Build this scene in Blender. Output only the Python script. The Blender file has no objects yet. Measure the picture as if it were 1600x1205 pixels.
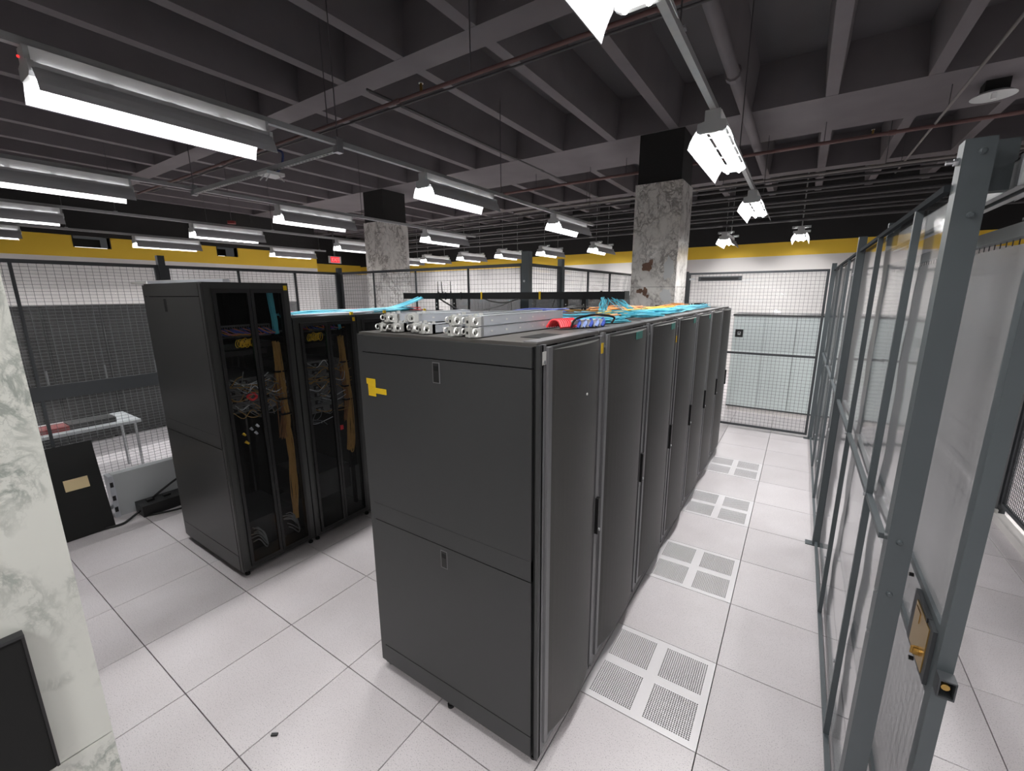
import bpy, bmesh, math, random
from mathutils import Vector, Matrix
random.seed(7)
SC = bpy.context.scene
COL = SC.collection
R_ = random.Random(11)

# ---------------------------------------------------------------- camera, world, exposure
cam_d = bpy.data.cameras.new('camera'); cam = bpy.data.objects.new('camera', cam_d); COL.objects.link(cam)
_r = Vector((0.83418219, 0.55145935, -0.00571514)); _d = Vector((0.11018403, -0.17680958, -0.9780582)); _f = Vector((-0.54036983, 0.81524901, -0.20825342))
_m = Matrix((( _r.x, -_d.x, -_f.x, 0.18662), (_r.y, -_d.y, -_f.y, -1.86709), (_r.z, -_d.z, -_f.z, 2.16924), (0, 0, 0, 1)))
cam.matrix_world = _m
cam_d.sensor_width = 36.0; cam_d.lens = 36.0 * 672.43 / 1600.0
cam_d.clip_start = 0.02; cam_d.clip_end = 100
SC.camera = cam
W = bpy.data.worlds.new('world'); SC.world = W; W.use_nodes = True
W.node_tree.nodes['Background'].inputs[0].default_value = (0.8, 0.82, 0.85, 1)
W.node_tree.nodes['Background'].inputs[1].default_value = 0.05
SC.view_settings.view_transform = 'Standard'; SC.view_settings.look = 'None'
SC.view_settings.exposure = 0.0; SC.view_settings.gamma = 1.0; SC.view_settings.use_curve_mapping = False
LAMP_W = 34.0

# ---------------------------------------------------------------- materials
def lin(c):
    c = c / 255.0
    return c / 12.92 if c <= 0.04045 else ((c + 0.055) / 1.055) ** 2.4
def rgb(r, g, b): return (lin(r), lin(g), lin(b), 1)
def new_mat(name):
    m = bpy.data.materials.new(name); m.use_nodes = True
    nt = m.node_tree
    return m, nt, nt.nodes, nt.links, nt.nodes['Principled BSDF']
def mat(name, col, rough=0.5, metal=0.0, var=0.0, vscale=8.0, bump=0.0, bscale=200.0, emit=None, es=0.0, spec=0.5):
    m, nt, N, L, p = new_mat(name)
    p.inputs['Base Color'].default_value = col; p.inputs['Roughness'].default_value = rough
    p.inputs['Metallic'].default_value = metal; p.inputs['Specular IOR Level'].default_value = spec
    if var > 0:
        tc = N.new('ShaderNodeTexCoord'); n = N.new('ShaderNodeTexNoise'); n.inputs['Scale'].default_value = vscale; n.inputs['Detail'].default_value = 6
        mx = N.new('ShaderNodeMixRGB'); mx.blend_type = 'MIX'
        mx.inputs[1].default_value = tuple(c * (1 - var) for c in col[:3]) + (1,)
        mx.inputs[2].default_value = tuple(min(1, c * (1 + var)) for c in col[:3]) + (1,)
        L.new(tc.outputs['Object'], n.inputs['Vector']); L.new(n.outputs['Fac'], mx.inputs[0]); L.new(mx.outputs[0], p.inputs['Base Color'])
    if bump > 0:
        tc2 = N.new('ShaderNodeTexCoord'); n2 = N.new('ShaderNodeTexNoise'); n2.inputs['Scale'].default_value = bscale
        b = N.new('ShaderNodeBump'); b.inputs['Strength'].default_value = bump; b.inputs['Distance'].default_value = 0.002
        L.new(tc2.outputs['Object'], n2.inputs['Vector']); L.new(n2.outputs['Fac'], b.inputs['Height']); L.new(b.outputs[0], p.inputs['Normal'])
    if emit:
        p.inputs['Emission Color'].default_value = emit; p.inputs['Emission Strength'].default_value = es
    return m

def tile_mat():
    m, nt, N, L, p = new_mat('floor_laminate')
    g = N.new('ShaderNodeNewGeometry'); oi = N.new('ShaderNodeObjectInfo')
    n = N.new('ShaderNodeTexNoise'); n.inputs['Scale'].default_value = 190; n.inputs['Detail'].default_value = 2
    r = N.new('ShaderNodeValToRGB'); r.color_ramp.elements[0].position = 0.30; r.color_ramp.elements[1].position = 0.42
    r.color_ramp.elements[0].color = rgb(150, 146, 150); r.color_ramp.elements[1].color = rgb(209, 204, 206)
    n2 = N.new('ShaderNodeTexNoise'); n2.inputs['Scale'].default_value = 2.2; n2.inputs['Detail'].default_value = 5
    mx = N.new('ShaderNodeMixRGB'); mx.blend_type = 'MULTIPLY'; mx.inputs[0].default_value = 1
    r2 = N.new('ShaderNodeValToRGB'); r2.color_ramp.elements[0].position = 0.3; r2.color_ramp.elements[1].position = 0.7
    r2.color_ramp.elements[0].color = (0.90, 0.89, 0.885, 1); r2.color_ramp.elements[1].color = (1, 1, 1, 1)
    mr = N.new('ShaderNodeMapRange'); mr.inputs['To Min'].default_value = 0.94; mr.inputs['To Max'].default_value = 1.04
    mx2 = N.new('ShaderNodeMixRGB'); mx2.blend_type = 'MULTIPLY'; mx2.inputs[0].default_value = 1
    for k in (n, n2): L.new(g.outputs['Position'], k.inputs['Vector'])
    L.new(n.outputs['Fac'], r.inputs[0]); L.new(n2.outputs['Fac'], r2.inputs[0])
    L.new(r.outputs[0], mx.inputs[1]); L.new(r2.outputs[0], mx.inputs[2])
    L.new(oi.outputs['Random'], mr.inputs['Value'])
    L.new(mx.outputs[0], mx2.inputs[1]); L.new(mr.outputs[0], mx2.inputs[2]); L.new(mx2.outputs[0], p.inputs['Base Color'])
    p.inputs['Roughness'].default_value = 0.38; p.inputs['Specular IOR Level'].default_value = 0.4
    return m
def field_mat():
    m, nt, N, L, p = new_mat('distant_floor_laminate')
    g = N.new('ShaderNodeNewGeometry'); b = N.new('ShaderNodeTexBrick')
    b.offset = 0; b.squash = 1; b.inputs['Scale'].default_value = 1 / 0.6096; b.inputs['Brick Width'].default_value = 1; b.inputs['Row Height'].default_value = 1
    b.inputs['Mortar Size'].default_value = 0.004; b.inputs['Color1'].default_value = rgb(205, 200, 202); b.inputs['Color2'].default_value = rgb(209, 204, 206); b.inputs['Mortar'].default_value = rgb(70, 60, 58)
    L.new(g.outputs['Position'], b.inputs['Vector']); L.new(b.outputs['Color'], p.inputs['Base Color']); p.inputs['Roughness'].default_value = 0.4
    return m
def marble_mat(name, base, vein, scale=1.0, dense=0.5, cloud=None):
    m, nt, N, L, p = new_mat(name)
    g = N.new('ShaderNodeNewGeometry'); mp = N.new('ShaderNodeMapping'); mp.inputs['Scale'].default_value = (scale, scale, scale * 0.75); mp.inputs['Rotation'].default_value = (0.5, 0.4, 0.2)
    L.new(g.outputs['Position'], mp.inputs['Vector'])
    def noise(sc, det, rough, dist):
        n = N.new('ShaderNodeTexNoise'); n.inputs['Scale'].default_value = sc; n.inputs['Detail'].default_value = det; n.inputs['Roughness'].default_value = rough; n.inputs['Distortion'].default_value = dist
        L.new(mp.outputs[0], n.inputs['Vector']); return n
    def ramp(n, stops):
        r = N.new('ShaderNodeValToRGB'); e = r.color_ramp.elements
        e[0].position, e[0].color = stops[0][0], (stops[0][1],)*3+(1,); e[1].position, e[1].color = stops[-1][0], (stops[-1][1],)*3+(1,)
        for q, c in stops[1:-1]:
            k = e.new(q); k.color = (c,)*3+(1,)
        L.new(n.outputs['Fac'], r.inputs[0]); return r
    v1 = ramp(noise(3.2, 12, .62, .5), ((.44, 0), (.485, 1), (.50, 1), (.56, 0)))        # ridged veins
    v2 = ramp(noise(9.0, 10, .65, .3), ((.46, 0), (.50, 1), (.54, 0)))                     # fine crackle
    area = ramp(noise(1.6, 4, .5, .2), ((.58 - .25*dense, 0), (.72 - .2*dense, 1)))       # where the veining gathers
    cl = ramp(noise(5.0, 8, .6, .1), ((.35, 0), (.7, 1)))
    def math_(op, a, b):
        k = N.new('ShaderNodeMath'); k.operation = op
        for i, q in enumerate((a, b)):
            if hasattr(q, 'links') or hasattr(q, 'is_linked'): L.new(q, k.inputs[i])
            else: k.inputs[i].default_value = q
        k.use_clamp = True; return k.outputs[0]
    veins = math_('MAXIMUM', v1.outputs[0], math_('MULTIPLY', v2.outputs[0], .6))
    fac = math_('MULTIPLY', veins, area.outputs[0])
    fac2 = math_('MULTIPLY', math_('MULTIPLY', cl.outputs[0], area.outputs[0]), .16)
    mx0 = N.new('ShaderNodeMixRGB'); mx0.inputs[1].default_value = base; mx0.inputs[2].default_value = cloud or vein; L.new(fac2, mx0.inputs[0])
    mx = N.new('ShaderNodeMixRGB'); mx.inputs[2].default_value = vein; L.new(mx0.outputs[0], mx.inputs[1]); L.new(math_('MULTIPLY', fac, .75), mx.inputs[0])
    L.new(mx.outputs[0], p.inputs['Base Color']); p.inputs['Roughness'].default_value = 0.16
    return m
def film_mat(name, haze=0.10, tint=(0.93, 0.94, 0.95, 1), refl=1.0, rough=0.09, hcol=0.75, bstr=0.25):
    m = bpy.data.materials.new(name); m.use_nodes = True; nt = m.node_tree; N = nt.nodes; L = nt.links
    N.remove(N['Principled BSDF']); out = N['Material Output']
    tr = N.new('ShaderNodeBsdfTransparent'); tr.inputs[0].default_value = tint
    df = N.new('ShaderNodeBsdfDiffuse'); df.inputs[0].default_value = (hcol, hcol, hcol*1.02, 1)
    tl = N.new('ShaderNodeBsdfTranslucent'); tl.inputs[0].default_value = (hcol, hcol, hcol*1.02, 1)
    md = N.new('ShaderNodeMixShader'); md.inputs[0].default_value = 0.5
    gl = N.new('ShaderNodeBsdfGlossy'); gl.inputs['Roughness'].default_value = rough
    ge = N.new('ShaderNodeNewGeometry'); dt = N.new('ShaderNodeVectorMath'); dt.operation = 'DOT_PRODUCT'
    L.new(ge.outputs['Incoming'], dt.inputs[0]); L.new(ge.outputs['Normal'], dt.inputs[1])
    def mth(op, a, b=None):
        k = N.new('ShaderNodeMath'); k.operation = op; k.use_clamp = False
        for i, q in enumerate((a, b)):
            if q is None: continue
            if isinstance(q, (int, float)): k.inputs[i].default_value = q
            else: L.new(q, k.inputs[i])
        return k.outputs[0]
    sch = mth('ADD', mth('MULTIPLY', mth('POWER', mth('SUBTRACT', 1.0, mth('ABSOLUTE', dt.outputs['Value'])), 5.0), 0.96), 0.04)
    mu = N.new('ShaderNodeMath'); mu.operation = 'MULTIPLY'; mu.inputs[1].default_value = refl; mu.use_clamp = True
    m1 = N.new('ShaderNodeMixShader'); m1.inputs[0].default_value = haze; m2 = N.new('ShaderNodeMixShader')
    L.new(df.outputs[0], md.inputs[1]); L.new(tl.outputs[0], md.inputs[2])
    L.new(tr.outputs[0], m1.inputs[1]); L.new(md.outputs[0], m1.inputs[2])
    L.new(sch, mu.inputs[0]); L.new(mu.outputs[0], m2.inputs[0]); L.new(m1.outputs[0], m2.inputs[1]); L.new(gl.outputs[0], m2.inputs[2])
    n = N.new('ShaderNodeTexNoise'); n.inputs['Scale'].default_value = 5; g = N.new('ShaderNodeNewGeometry'); b = N.new('ShaderNodeBump'); b.inputs['Strength'].default_value = bstr; b.inputs['Distance'].default_value = 0.01
    mp = N.new('ShaderNodeMapping'); mp.inputs['Scale'].default_value = (0.35, 0.35, 3.0)
    L.new(g.outputs['Position'], mp.inputs[0]); L.new(mp.outputs[0], n.inputs['Vector']); L.new(n.outputs['Fac'], b.inputs['Height']); L.new(b.outputs[0], gl.inputs['Normal'])
    L.new(m2.outputs[0], out.inputs[0])
    return m
def perf_mat(name, open_=0.5):
    m = bpy.data.materials.new(name); m.use_nodes = True; nt = m.node_tree; N = nt.nodes; L = nt.links
    p = N['Principled BSDF']; p.inputs['Base Color'].default_value = (0.012, 0.013, 0.013, 1); p.inputs['Roughness'].default_value = 0.45
    tr = N.new('ShaderNodeBsdfTransparent'); mx = N.new('ShaderNodeMixShader'); mx.inputs[0].default_value = open_
    L.new(p.outputs[0], mx.inputs[1]); L.new(tr.outputs[0], mx.inputs[2]); L.new(mx.outputs[0], N['Material Output'].inputs[0])
    return m
def emit_mat(name, col, s):
    m = bpy.data.materials.new(name); m.use_nodes = True; nt = m.node_tree; nt.nodes.remove(nt.nodes['Principled BSDF'])
    e = nt.nodes.new('ShaderNodeEmission'); e.inputs[0].default_value = col; e.inputs[1].default_value = s
    nt.links.new(e.outputs[0], nt.nodes['Material Output'].inputs[0]); return m

M = dict(
    tile=tile_mat(), field=field_mat(),
    plenum=mat('dark_plenum', rgb(52, 46, 45), 0.9),
    perf_tile=mat('perforated_tile_laminate', rgb(214, 211, 213), 0.35, var=0.03, vscale=60),
    rack=mat('rack_charcoal_paint', rgb(55, 56, 57), 0.42, var=0.06, vscale=3, bump=0.05, bscale=600),
    rack_edge=mat('rack_edge_grey', rgb(112, 112, 114), 0.4),
    rack_top=mat('rack_top_dusty', rgb(88, 85, 82), 0.55, var=0.18, vscale=9),
    door=mat('perforated_door_black', rgb(67, 66, 64), 0.5, var=0.08, vscale=2, bump=0.35, bscale=420),
    black=mat('black_plastic', rgb(20, 20, 21), 0.45),
    black_matte=mat('black_matte', rgb(13, 14, 13), 0.8),
    lrack=mat('black_rack_paint', rgb(52, 53, 52), 0.38, var=0.06, vscale=3),
    perf=perf_mat('fine_perforated_steel', 0.86),
    fence=mat('fence_slate_paint', rgb(78, 85, 88), 0.45, var=0.05, vscale=5),
    fence_dark=mat('fence_charcoal_paint', rgb(60, 63, 66), 0.5),
    wire=mat('wire_charcoal', rgb(58, 60, 63), 0.5),
    galv=mat('galvanised_steel', rgb(172, 174, 175), 0.45, 0.15, var=0.1, vscale=20),
    steel=mat('zinc_rail_steel', rgb(196, 200, 206), 0.35, 0.5, var=0.06, vscale=12),
    steel_bright=mat('bright_zinc', rgb(222, 222, 218), 0.3, 0.5),
    chrome=mat('bolt_zinc', rgb(190, 192, 195), 0.3, 0.9),
    brass=mat('brass', rgb(178, 146, 84), 0.28, 0.9),
    white=mat('white_wall_paint', rgb(226, 222, 219), 0.7, var=0.03, vscale=1.5),
    yellow_wall=mat('yellow_wall_paint', rgb(242, 200, 62), 0.65, var=0.04, vscale=1.5),
    dark_wall=mat('black_wall_paint', rgb(36, 35, 35), 0.85),
    ceil=mat('ceiling_charcoal_paint', rgb(104, 99, 102), 0.85, var=0.2, vscale=2.2),
    slab=mat('ceiling_slab_paint', rgb(84, 81, 84), 0.9, var=0.3, vscale=0.9),
    pipe_red=mat('sprinkler_red_oxide', rgb(100, 72, 70), 0.6),
    pipe_dark=mat('painted_conduit', rgb(78, 76, 78), 0.6),
    pipe_grey=mat('grey_conduit', rgb(125, 120, 118), 0.5),
    lamp_white=mat('enamel_white', rgb(238, 238, 238), 0.4),
    reflector=mat('reflector_enamel', rgb(196, 198, 201), 0.35),
    lamp_cap=mat('lampholder_cover_grey', rgb(190, 192, 192), 0.5),
    tube=emit_mat('fluorescent_tube_glow', (1, 0.98, 0.96, 1), 26.0),
    marble_near=marble_mat('pale_green_marble', rgb(216, 218, 210), rgb(128, 136, 128), scale=3.6, dense=.4),
    marble=marble_mat('grey_veined_marble', rgb(236, 233, 228), rgb(112, 105, 100), scale=2.3, dense=.85),
    marble_tan=mat('broken_marble_brown', rgb(126, 98, 82), 0.8, var=0.15, vscale=20),
    marble_patch=mat('marble_pale_patch', rgb(214, 216, 216), 0.2, var=0.04, vscale=6),
    film=film_mat('clear_vinyl_film', 0.06, refl=2.2, rough=0.07),
    film_grey=film_mat('hazy_vinyl_film', 0.30, refl=2.0, rough=0.12),
    film_gate=film_mat('grey_gate_film', 0.82, refl=0.9, rough=0.25, hcol=0.34, bstr=0.2),
    panel=film_mat('clear_glazing_panel', 0.08, refl=1.2, rough=0.09, bstr=0.05),
    wire_pale=mat('wire_worn_grey', rgb(104, 108, 108), 0.45),  # paler copy of the wire colour, with the light falling on it painted in
    rail_matte=mat('dull_slate_paint', rgb(50, 53, 56), 0.95, spec=0.05),
    crac=mat('pale_green_grey_cabinet', rgb(206, 215, 214), 0.45, var=0.02),
    yellow=mat('yellow_label', rgb(240, 200, 20), 0.6),
    teal=mat('teal_tag', rgb(60, 140, 128), 0.6),
    label=mat('white_label', rgb(222, 222, 218), 0.6),
    beige=mat('beige_label', rgb(208, 188, 146), 0.7),
    ink=mat('label_ink', rgb(120, 100, 20), 0.7),
    aqua=mat('aqua_cable', rgb(96, 200, 222), 0.45),
    orange=mat('orange_cable', rgb(228, 150, 62), 0.5),
    ycable=mat('yellow_cable', rgb(226, 186, 50), 0.5),
    tan=mat('tan_cable', rgb(176, 138, 78), 0.55),
    brown=mat('brown_cable', rgb(140, 100, 66), 0.55),
    blue=mat('blue_cable', rgb(66, 92, 190), 0.5),
    lblue=mat('pale_blue_cable', rgb(150, 170, 226), 0.5),
    red=mat('red_cable', rgb(222, 58, 66), 0.5),
    pink=mat('pink_cable', rgb(216, 130, 150), 0.5),
    gcable=mat('grey_cable', rgb(120, 124, 128), 0.55),
    cwhite=mat('white_cable', rgb(206, 212, 220), 0.5),
    bcable=mat('black_cable', rgb(16, 16, 17), 0.5),
    server=mat('server_steel', rgb(112, 114, 116), 0.45, 0.3),
    server_dark=mat('server_dark', rgb(40, 41, 43), 0.5),
    grey_case=mat('grey_case', rgb(178, 182, 184), 0.45, var=0.05),
    led_green=emit_mat('green_led', (0.02, 1, 0.25, 1), 6.0),
    led_amber=emit_mat('amber_led', (1, 0.42, 0.04, 1), 7.0),
    led_red=emit_mat('red_led', (1, 0.03, 0.03, 1), 2.0),
    exit=emit_mat('exit_red_glow', (1, 0.05, 0.07, 1), 1.2),
    lightstrip=emit_mat('fluorescent_in_opening', (1, 0.97, 0.93, 1), 1.2),  # glow standing in for fluorescent light reflected in the wall openings
    dkred=mat('dark_red_plastic', rgb(128, 40, 40), 0.5),
    navy=mat('navy_cable', rgb(40, 56, 110), 0.5),
)

# ---------------------------------------------------------------- mesh helpers
ORG = {}
class B:
    def __init__(s): s.bm = bmesh.new()
    def box(s, x0, x1, y0, y1, z0, z1):
        v = [s.bm.verts.new(p) for p in ((x0,y0,z0),(x1,y0,z0),(x1,y1,z0),(x0,y1,z0),(x0,y0,z1),(x1,y0,z1),(x1,y1,z1),(x0,y1,z1))]
        for f in ((0,3,2,1),(4,5,6,7),(0,1,5,4),(1,2,6,5),(2,3,7,6),(3,0,4,7)): s.bm.faces.new([v[i] for i in f])
        return s
    def obox(s, c, ax, ay, az, hx, hy, hz):
        c = Vector(c); v = []
        for k in (-1, 1):
            for i, j in ((-1,-1),(1,-1),(1,1),(-1,1)): v.append(s.bm.verts.new(c + ax*hx*i + ay*hy*j + az*hz*k))
        for f in ((0,3,2,1),(4,5,6,7),(0,1,5,4),(1,2,6,5),(2,3,7,6),(3,0,4,7)): s.bm.faces.new([v[i] for i in f])
        return s
    def bar(s, a, b, w, h, up=(0,0,1)):
        a = Vector(a); b = Vector(b); d = (b-a).normalized(); u = Vector(up)
        if abs(d.dot(u)) > 0.98: u = Vector((0,1,0))
        x = d.cross(u).normalized(); y = x.cross(d).normalized()
        return s.obox((a+b)/2, x, y, d, w/2, h/2, (b-a).length/2)
    def tube(s, pts, r, n=6, cap=True, r2=None):
        pts = [Vector(p) for p in pts]; rings = []; px = None
        for i, p in enumerate(pts):
            d = (pts[min(i+1, len(pts)-1)] - pts[max(i-1, 0)])
            if d.length < 1e-9: d = Vector((0,0,1))
            d.normalize()
            if px is None:
                u = Vector((0,0,1)) if abs(d.z) < 0.9 else Vector((1,0,0)); x = d.cross(u).normalized()
            else:
                x = px - d * px.dot(d)
                x = x.normalized() if x.length > 1e-6 else d.orthogonal().normalized()
            px = x; y = d.cross(x)
            rr = r if r2 is None else r + (r2-r)*i/(len(pts)-1)
            rings.append([s.bm.verts.new(p + (x*math.cos(2*math.pi*k/n) + y*math.sin(2*math.pi*k/n))*rr) for k in range(n)])
        for a, b in zip(rings, rings[1:]):
            for k in range(n): s.bm.faces.new((a[k], a[(k+1)%n], b[(k+1)%n], b[k]))
        if cap:
            s.bm.faces.new(list(reversed(rings[0]))); s.bm.faces.new(rings[-1])
        return s
    def cyl(s, a, b, r, n=12): return s.tube([a, b], r, n)
    def wire(s, a, b, r):        # cheap square wire, no caps
        return s.tube([a, b], r, 4, cap=False)
    def prism(s, poly, y0, y1, axis='y'):
        def P(u, w, t):
            return (u, t, w) if axis == 'y' else ((t, u, w) if axis == 'x' else (u, w, t))
        a = [s.bm.verts.new(P(u, w, y0)) for u, w in poly]; b = [s.bm.verts.new(P(u, w, y1)) for u, w in poly]
        n = len(poly)
        for k in range(n): s.bm.faces.new((a[k], a[(k+1)%n], b[(k+1)%n], b[k]))
        s.bm.faces.new(list(reversed(a))); s.bm.faces.new(b)
        return s
    def grid(s, fn, nu, nv, thick=None):
        V = [[s.bm.verts.new(fn(i/nu, j/nv)) for j in range(nv+1)] for i in range(nu+1)]
        for i in range(nu):
            for j in range(nv): s.bm.faces.new((V[i][j], V[i+1][j], V[i+1][j+1], V[i][j+1]))
        return s
    def build(s, name, m, parent=None, smooth=False, bevel=0.0, kind=None):
        if bevel > 0:
            es = [e for e in s.bm.edges if e.is_manifold and e.calc_face_angle(0) > 0.6]
            bmesh.ops.bevel(s.bm, geom=es, offset=bevel, segments=2, affect='EDGES', profile=0.6)
        bmesh.ops.recalc_face_normals(s.bm, faces=s.bm.faces[:])
        if parent is not None: o0 = ORG[parent]
        else:
            xs = [v.co for v in s.bm.verts]
            o0 = Vector(((min(v.x for v in xs)+max(v.x for v in xs))/2, (min(v.y for v in xs)+max(v.y for v in xs))/2, min(v.z for v in xs)))
        bmesh.ops.translate(s.bm, vec=-o0, verts=s.bm.verts[:])
        me = bpy.data.meshes.new(name); s.bm.to_mesh(me); s.bm.free()
        if smooth:
            for p in me.polygons: p.use_smooth = True
        me.materials.append(M[m] if isinstance(m, str) else m)
        ob = bpy.data.objects.new(name, me); COL.objects.link(ob)
        if parent is not None: ob.parent = parent
        else: ob.location = o0
        ORG[ob] = o0
        if kind: ob['kind'] = kind
        return ob
def tag(o, label=None, cat=None, group=None, kind=None):
    if label: o['label'] = label
    if cat: o['category'] = cat
    if group: o['group'] = group
    if kind: o['kind'] = kind
    return o
def thing(name, label, cat, loc, group=None):
    o = bpy.data.objects.new(name, None); COL.objects.link(o); o.location = loc; o.empty_display_size = 0.1
    ORG[o] = Vector(loc); return tag(o, label, cat, group)
def bx(*a): return B().box(*a)
def inst(name, mesh, parent, loc):   # extra object sharing mesh data
    o = bpy.data.objects.new(name, mesh); COL.objects.link(o); o.parent = parent; o.location = loc
    ORG[o] = ORG[parent]; return o
def spline(pts, n=6):
    P = [Vector(p) for p in pts]; out = []
    P = [P[0]*2-P[1]] + P + [P[-1]*2-P[-2]]
    for i in range(1, len(P)-2):
        for k in range(n):
            t = k/n; a, b, c, d = P[i-1], P[i], P[i+1], P[i+2]
            out.append(0.5*((2*b)+(c-a)*t+(2*a-5*b+4*c-d)*t*t+(3*b-a-3*c+d)*t**3))
    out.append(P[-2]); return out
def bundle(pts, n, r, sx, sz, seg=5, sides=5, jit=0.4, zmin=None, rnd=None):
    rnd = rnd or R_; b = B()
    for k in range(n):
        a = rnd.uniform(0, 2*math.pi); q = math.sqrt(rnd.random())
        off = Vector((math.cos(a)*q*sx, math.cos(a)*q*sx*0.6, math.sin(a)*q*sz))
        pp = []
        for p in pts:
            j = Vector((rnd.uniform(-1,1)*sx*jit, rnd.uniform(-1,1)*sx*jit, rnd.uniform(-1,1)*sz*jit))
            v = Vector(p)+off+j
            if zmin is not None: v.z = max(v.z, zmin + r)
            pp.append(v)
        path = spline(pp, seg)
        if zmin is not None:
            for v in path: v.z = max(v.z, zmin + r)
        b.tube(path, r, sides)
    return b
T = 0.6096

# ---------------------------------------------------------------- floor
X0, X1, Y0, Y1 = -16.5, 6.5, -7.5, 11.0
fl = bx(X0, X1, Y0, Y1, -0.36, -0.30).build('floor', 'plenum', kind='structure')
TI, TJ = range(-9, 4), range(-4, 10)
PERF = {(-1, 0), (-1, 2), (-1, 4), (-1, 6)}
h = T/2 - 0.0023
tb = B().box(-h, h, -h, h, -0.032, 0.0)
es = [e for e in tb.bm.edges if all(v.co.z > -0.001 for v in e.verts)]
bmesh.ops.bevel(tb.bm, geom=es, offset=0.0012, segments=1, affect='EDGES')
tile_me = bpy.data.meshes.new('floor_tile'); tb.bm.to_mesh(tile_me); tb.bm.free(); tile_me.materials.append(M['tile'])
def perf_mesh():
    bm = bmesh.new(); cache = {}
    def V(x, y, z=0.0):
        k = (round(x, 5), round(y, 5), round(z, 5))
        if k not in cache: cache[k] = bm.verts.new(k)
        return cache[k]
    def Q(x0, x1, y0, y1): bm.faces.new((V(x0,y0), V(x1,y0), V(x1,y1), V(x0,y1)))
    n = 21; mg = 0.036; cr = 0.030; side = h - mg - cr; p = side/n; r = p*0.42
    for sx in (-1, 1):
        for sy in (-1, 1):
            ox = cr if sx > 0 else -h+mg; oy = cr if sy > 0 else -h+mg
            for i in range(n):
                for j in range(n):
                    cx, cy = ox+(i+.5)*p, oy+(j+.5)*p
                    O = [V(cx+a*p/2, cy+b*p/2) for a, b in ((1,0),(1,1),(0,1),(-1,1),(-1,0),(-1,-1),(0,-1),(1,-1))]
                    I = [V(cx+math.cos(k*math.pi/4)*r, cy+math.sin(k*math.pi/4)*r) for k in range(8)]
                    D = [V(cx+math.cos(k*math.pi/4)*r, cy+math.sin(k*math.pi/4)*r, -0.006) for k in range(8)]
                    for k in range(8):
                        bm.faces.new((O[k], O[(k+1)%8], I[(k+1)%8], I[k])); bm.faces.new((I[k], I[(k+1)%8], D[(k+1)%8], D[k]))
    Q(-h, h, -h, -h+mg); Q(-h, h, h-mg, h); Q(-h, -h+mg, -h+mg, h-mg); Q(h-mg, h, -h+mg, h-mg)
    Q(-cr, cr, -h+mg, h-mg); Q(-h+mg, -cr, -cr, cr); Q(cr, h-mg, -cr, cr)
    for a, b in (((-h,-h),(h,-h)), ((h,-h),(h,h)), ((h,h),(-h,h)), ((-h,h),(-h,-h))):
        bm.faces.new((V(*a), V(*a, -0.03), V(*b, -0.03), V(*b)))
    me = bpy.data.meshes.new('perforated_tile'); bm.to_mesh(me); bm.free(); me.materials.append(M['perf_tile']); return me
pm = perf_mesh()
for i in TI:
    for j in TJ:
        pf = (i, j) in PERF
        o = inst('perforated_floor_tile' if pf else 'floor_tile', pm if pf else tile_me, fl, Vector(((i+.5)*T, (j+.5)*T, 0)) - ORG[fl])
        if pf: o['label'] = 'white floor tile with four square fields of airflow holes'
ax0, ax1, ay0, ay1 = TI[0]*T, (TI[-1]+1)*T, TJ[0]*T, (TJ[-1]+1)*T
f2 = B()
for a in ((X0, ax0-.002, Y0, Y1), (ax1+.002, X1, Y0, Y1), (ax0, ax1, Y0, ay0-.002), (ax0, ax1, ay1+.002, Y1)): f2.box(*a, -0.03, 0.0)
f2.build('distant_floor_tile', 'field', fl, kind='stuff')

# ---------------------------------------------------------------- walls
def wall(name, m, *a): return tag(bx(*a).build(name, m), kind='structure')
wall('wall_back', 'white', X0, X1, 11.0, 11.15, 0, 3.05)
wall('trim_1', 'yellow_wall', X0, X1, 10.995, 11.15, 3.05, 3.37)
wall('wall_back_upper', 'dark_wall', X0, X1, 10.985, 11.15, 3.37, 5.05)
LX = -13.5
wall('wall_left', 'white', LX-0.15, LX, Y0, 7.0, 0, 3.04)
yb = B()
for a, b in ((Y0, 1.13), (1.74, 4.02), (4.52, 7.0)): yb.box(LX-0.15, LX+0.005, a, b, 3.25, 3.5)
yb.box(LX-0.15, LX+0.005, Y0, 7.0, 3.04, 3.25)
tag(yb.build('trim_2', 'yellow_wall'), kind='structure')
wall('wall_left_upper', 'dark_wall', LX-0.15, LX+0.008, Y0, 7.0, 3.5, 5.05)
wall('wall_left_far', 'white', X0, X0+0.1, 7.0, 11.0, 0, 3.05)
wall('trim_3', 'yellow_wall', X0, X0+0.105, 7.0, 11.0, 3.05, 3.42)
wall('wall_left_far_upper', 'dark_wall', X0, X0+0.11, 7.0, 11.0, 3.42, 5.05)
wall('wall_left_return', 'white', X0, LX-0.15, 6.9, 7.0, 0, 5.05)
wall('wall_right', 'white', X1-0.1, X1, Y0, 11.0, 0, 3.4)
wall('wall_right_upper', 'dark_wall', X1-0.11, X1, Y0, 11.0, 3.4, 5.05)
wall('wall_front', 'white', LX, X1, Y0, Y0+0.1, 0, 3.4)
wall('wall_front_upper', 'dark_wall', LX, X1, Y0, Y0+0.11, 3.4, 5.05)
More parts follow.
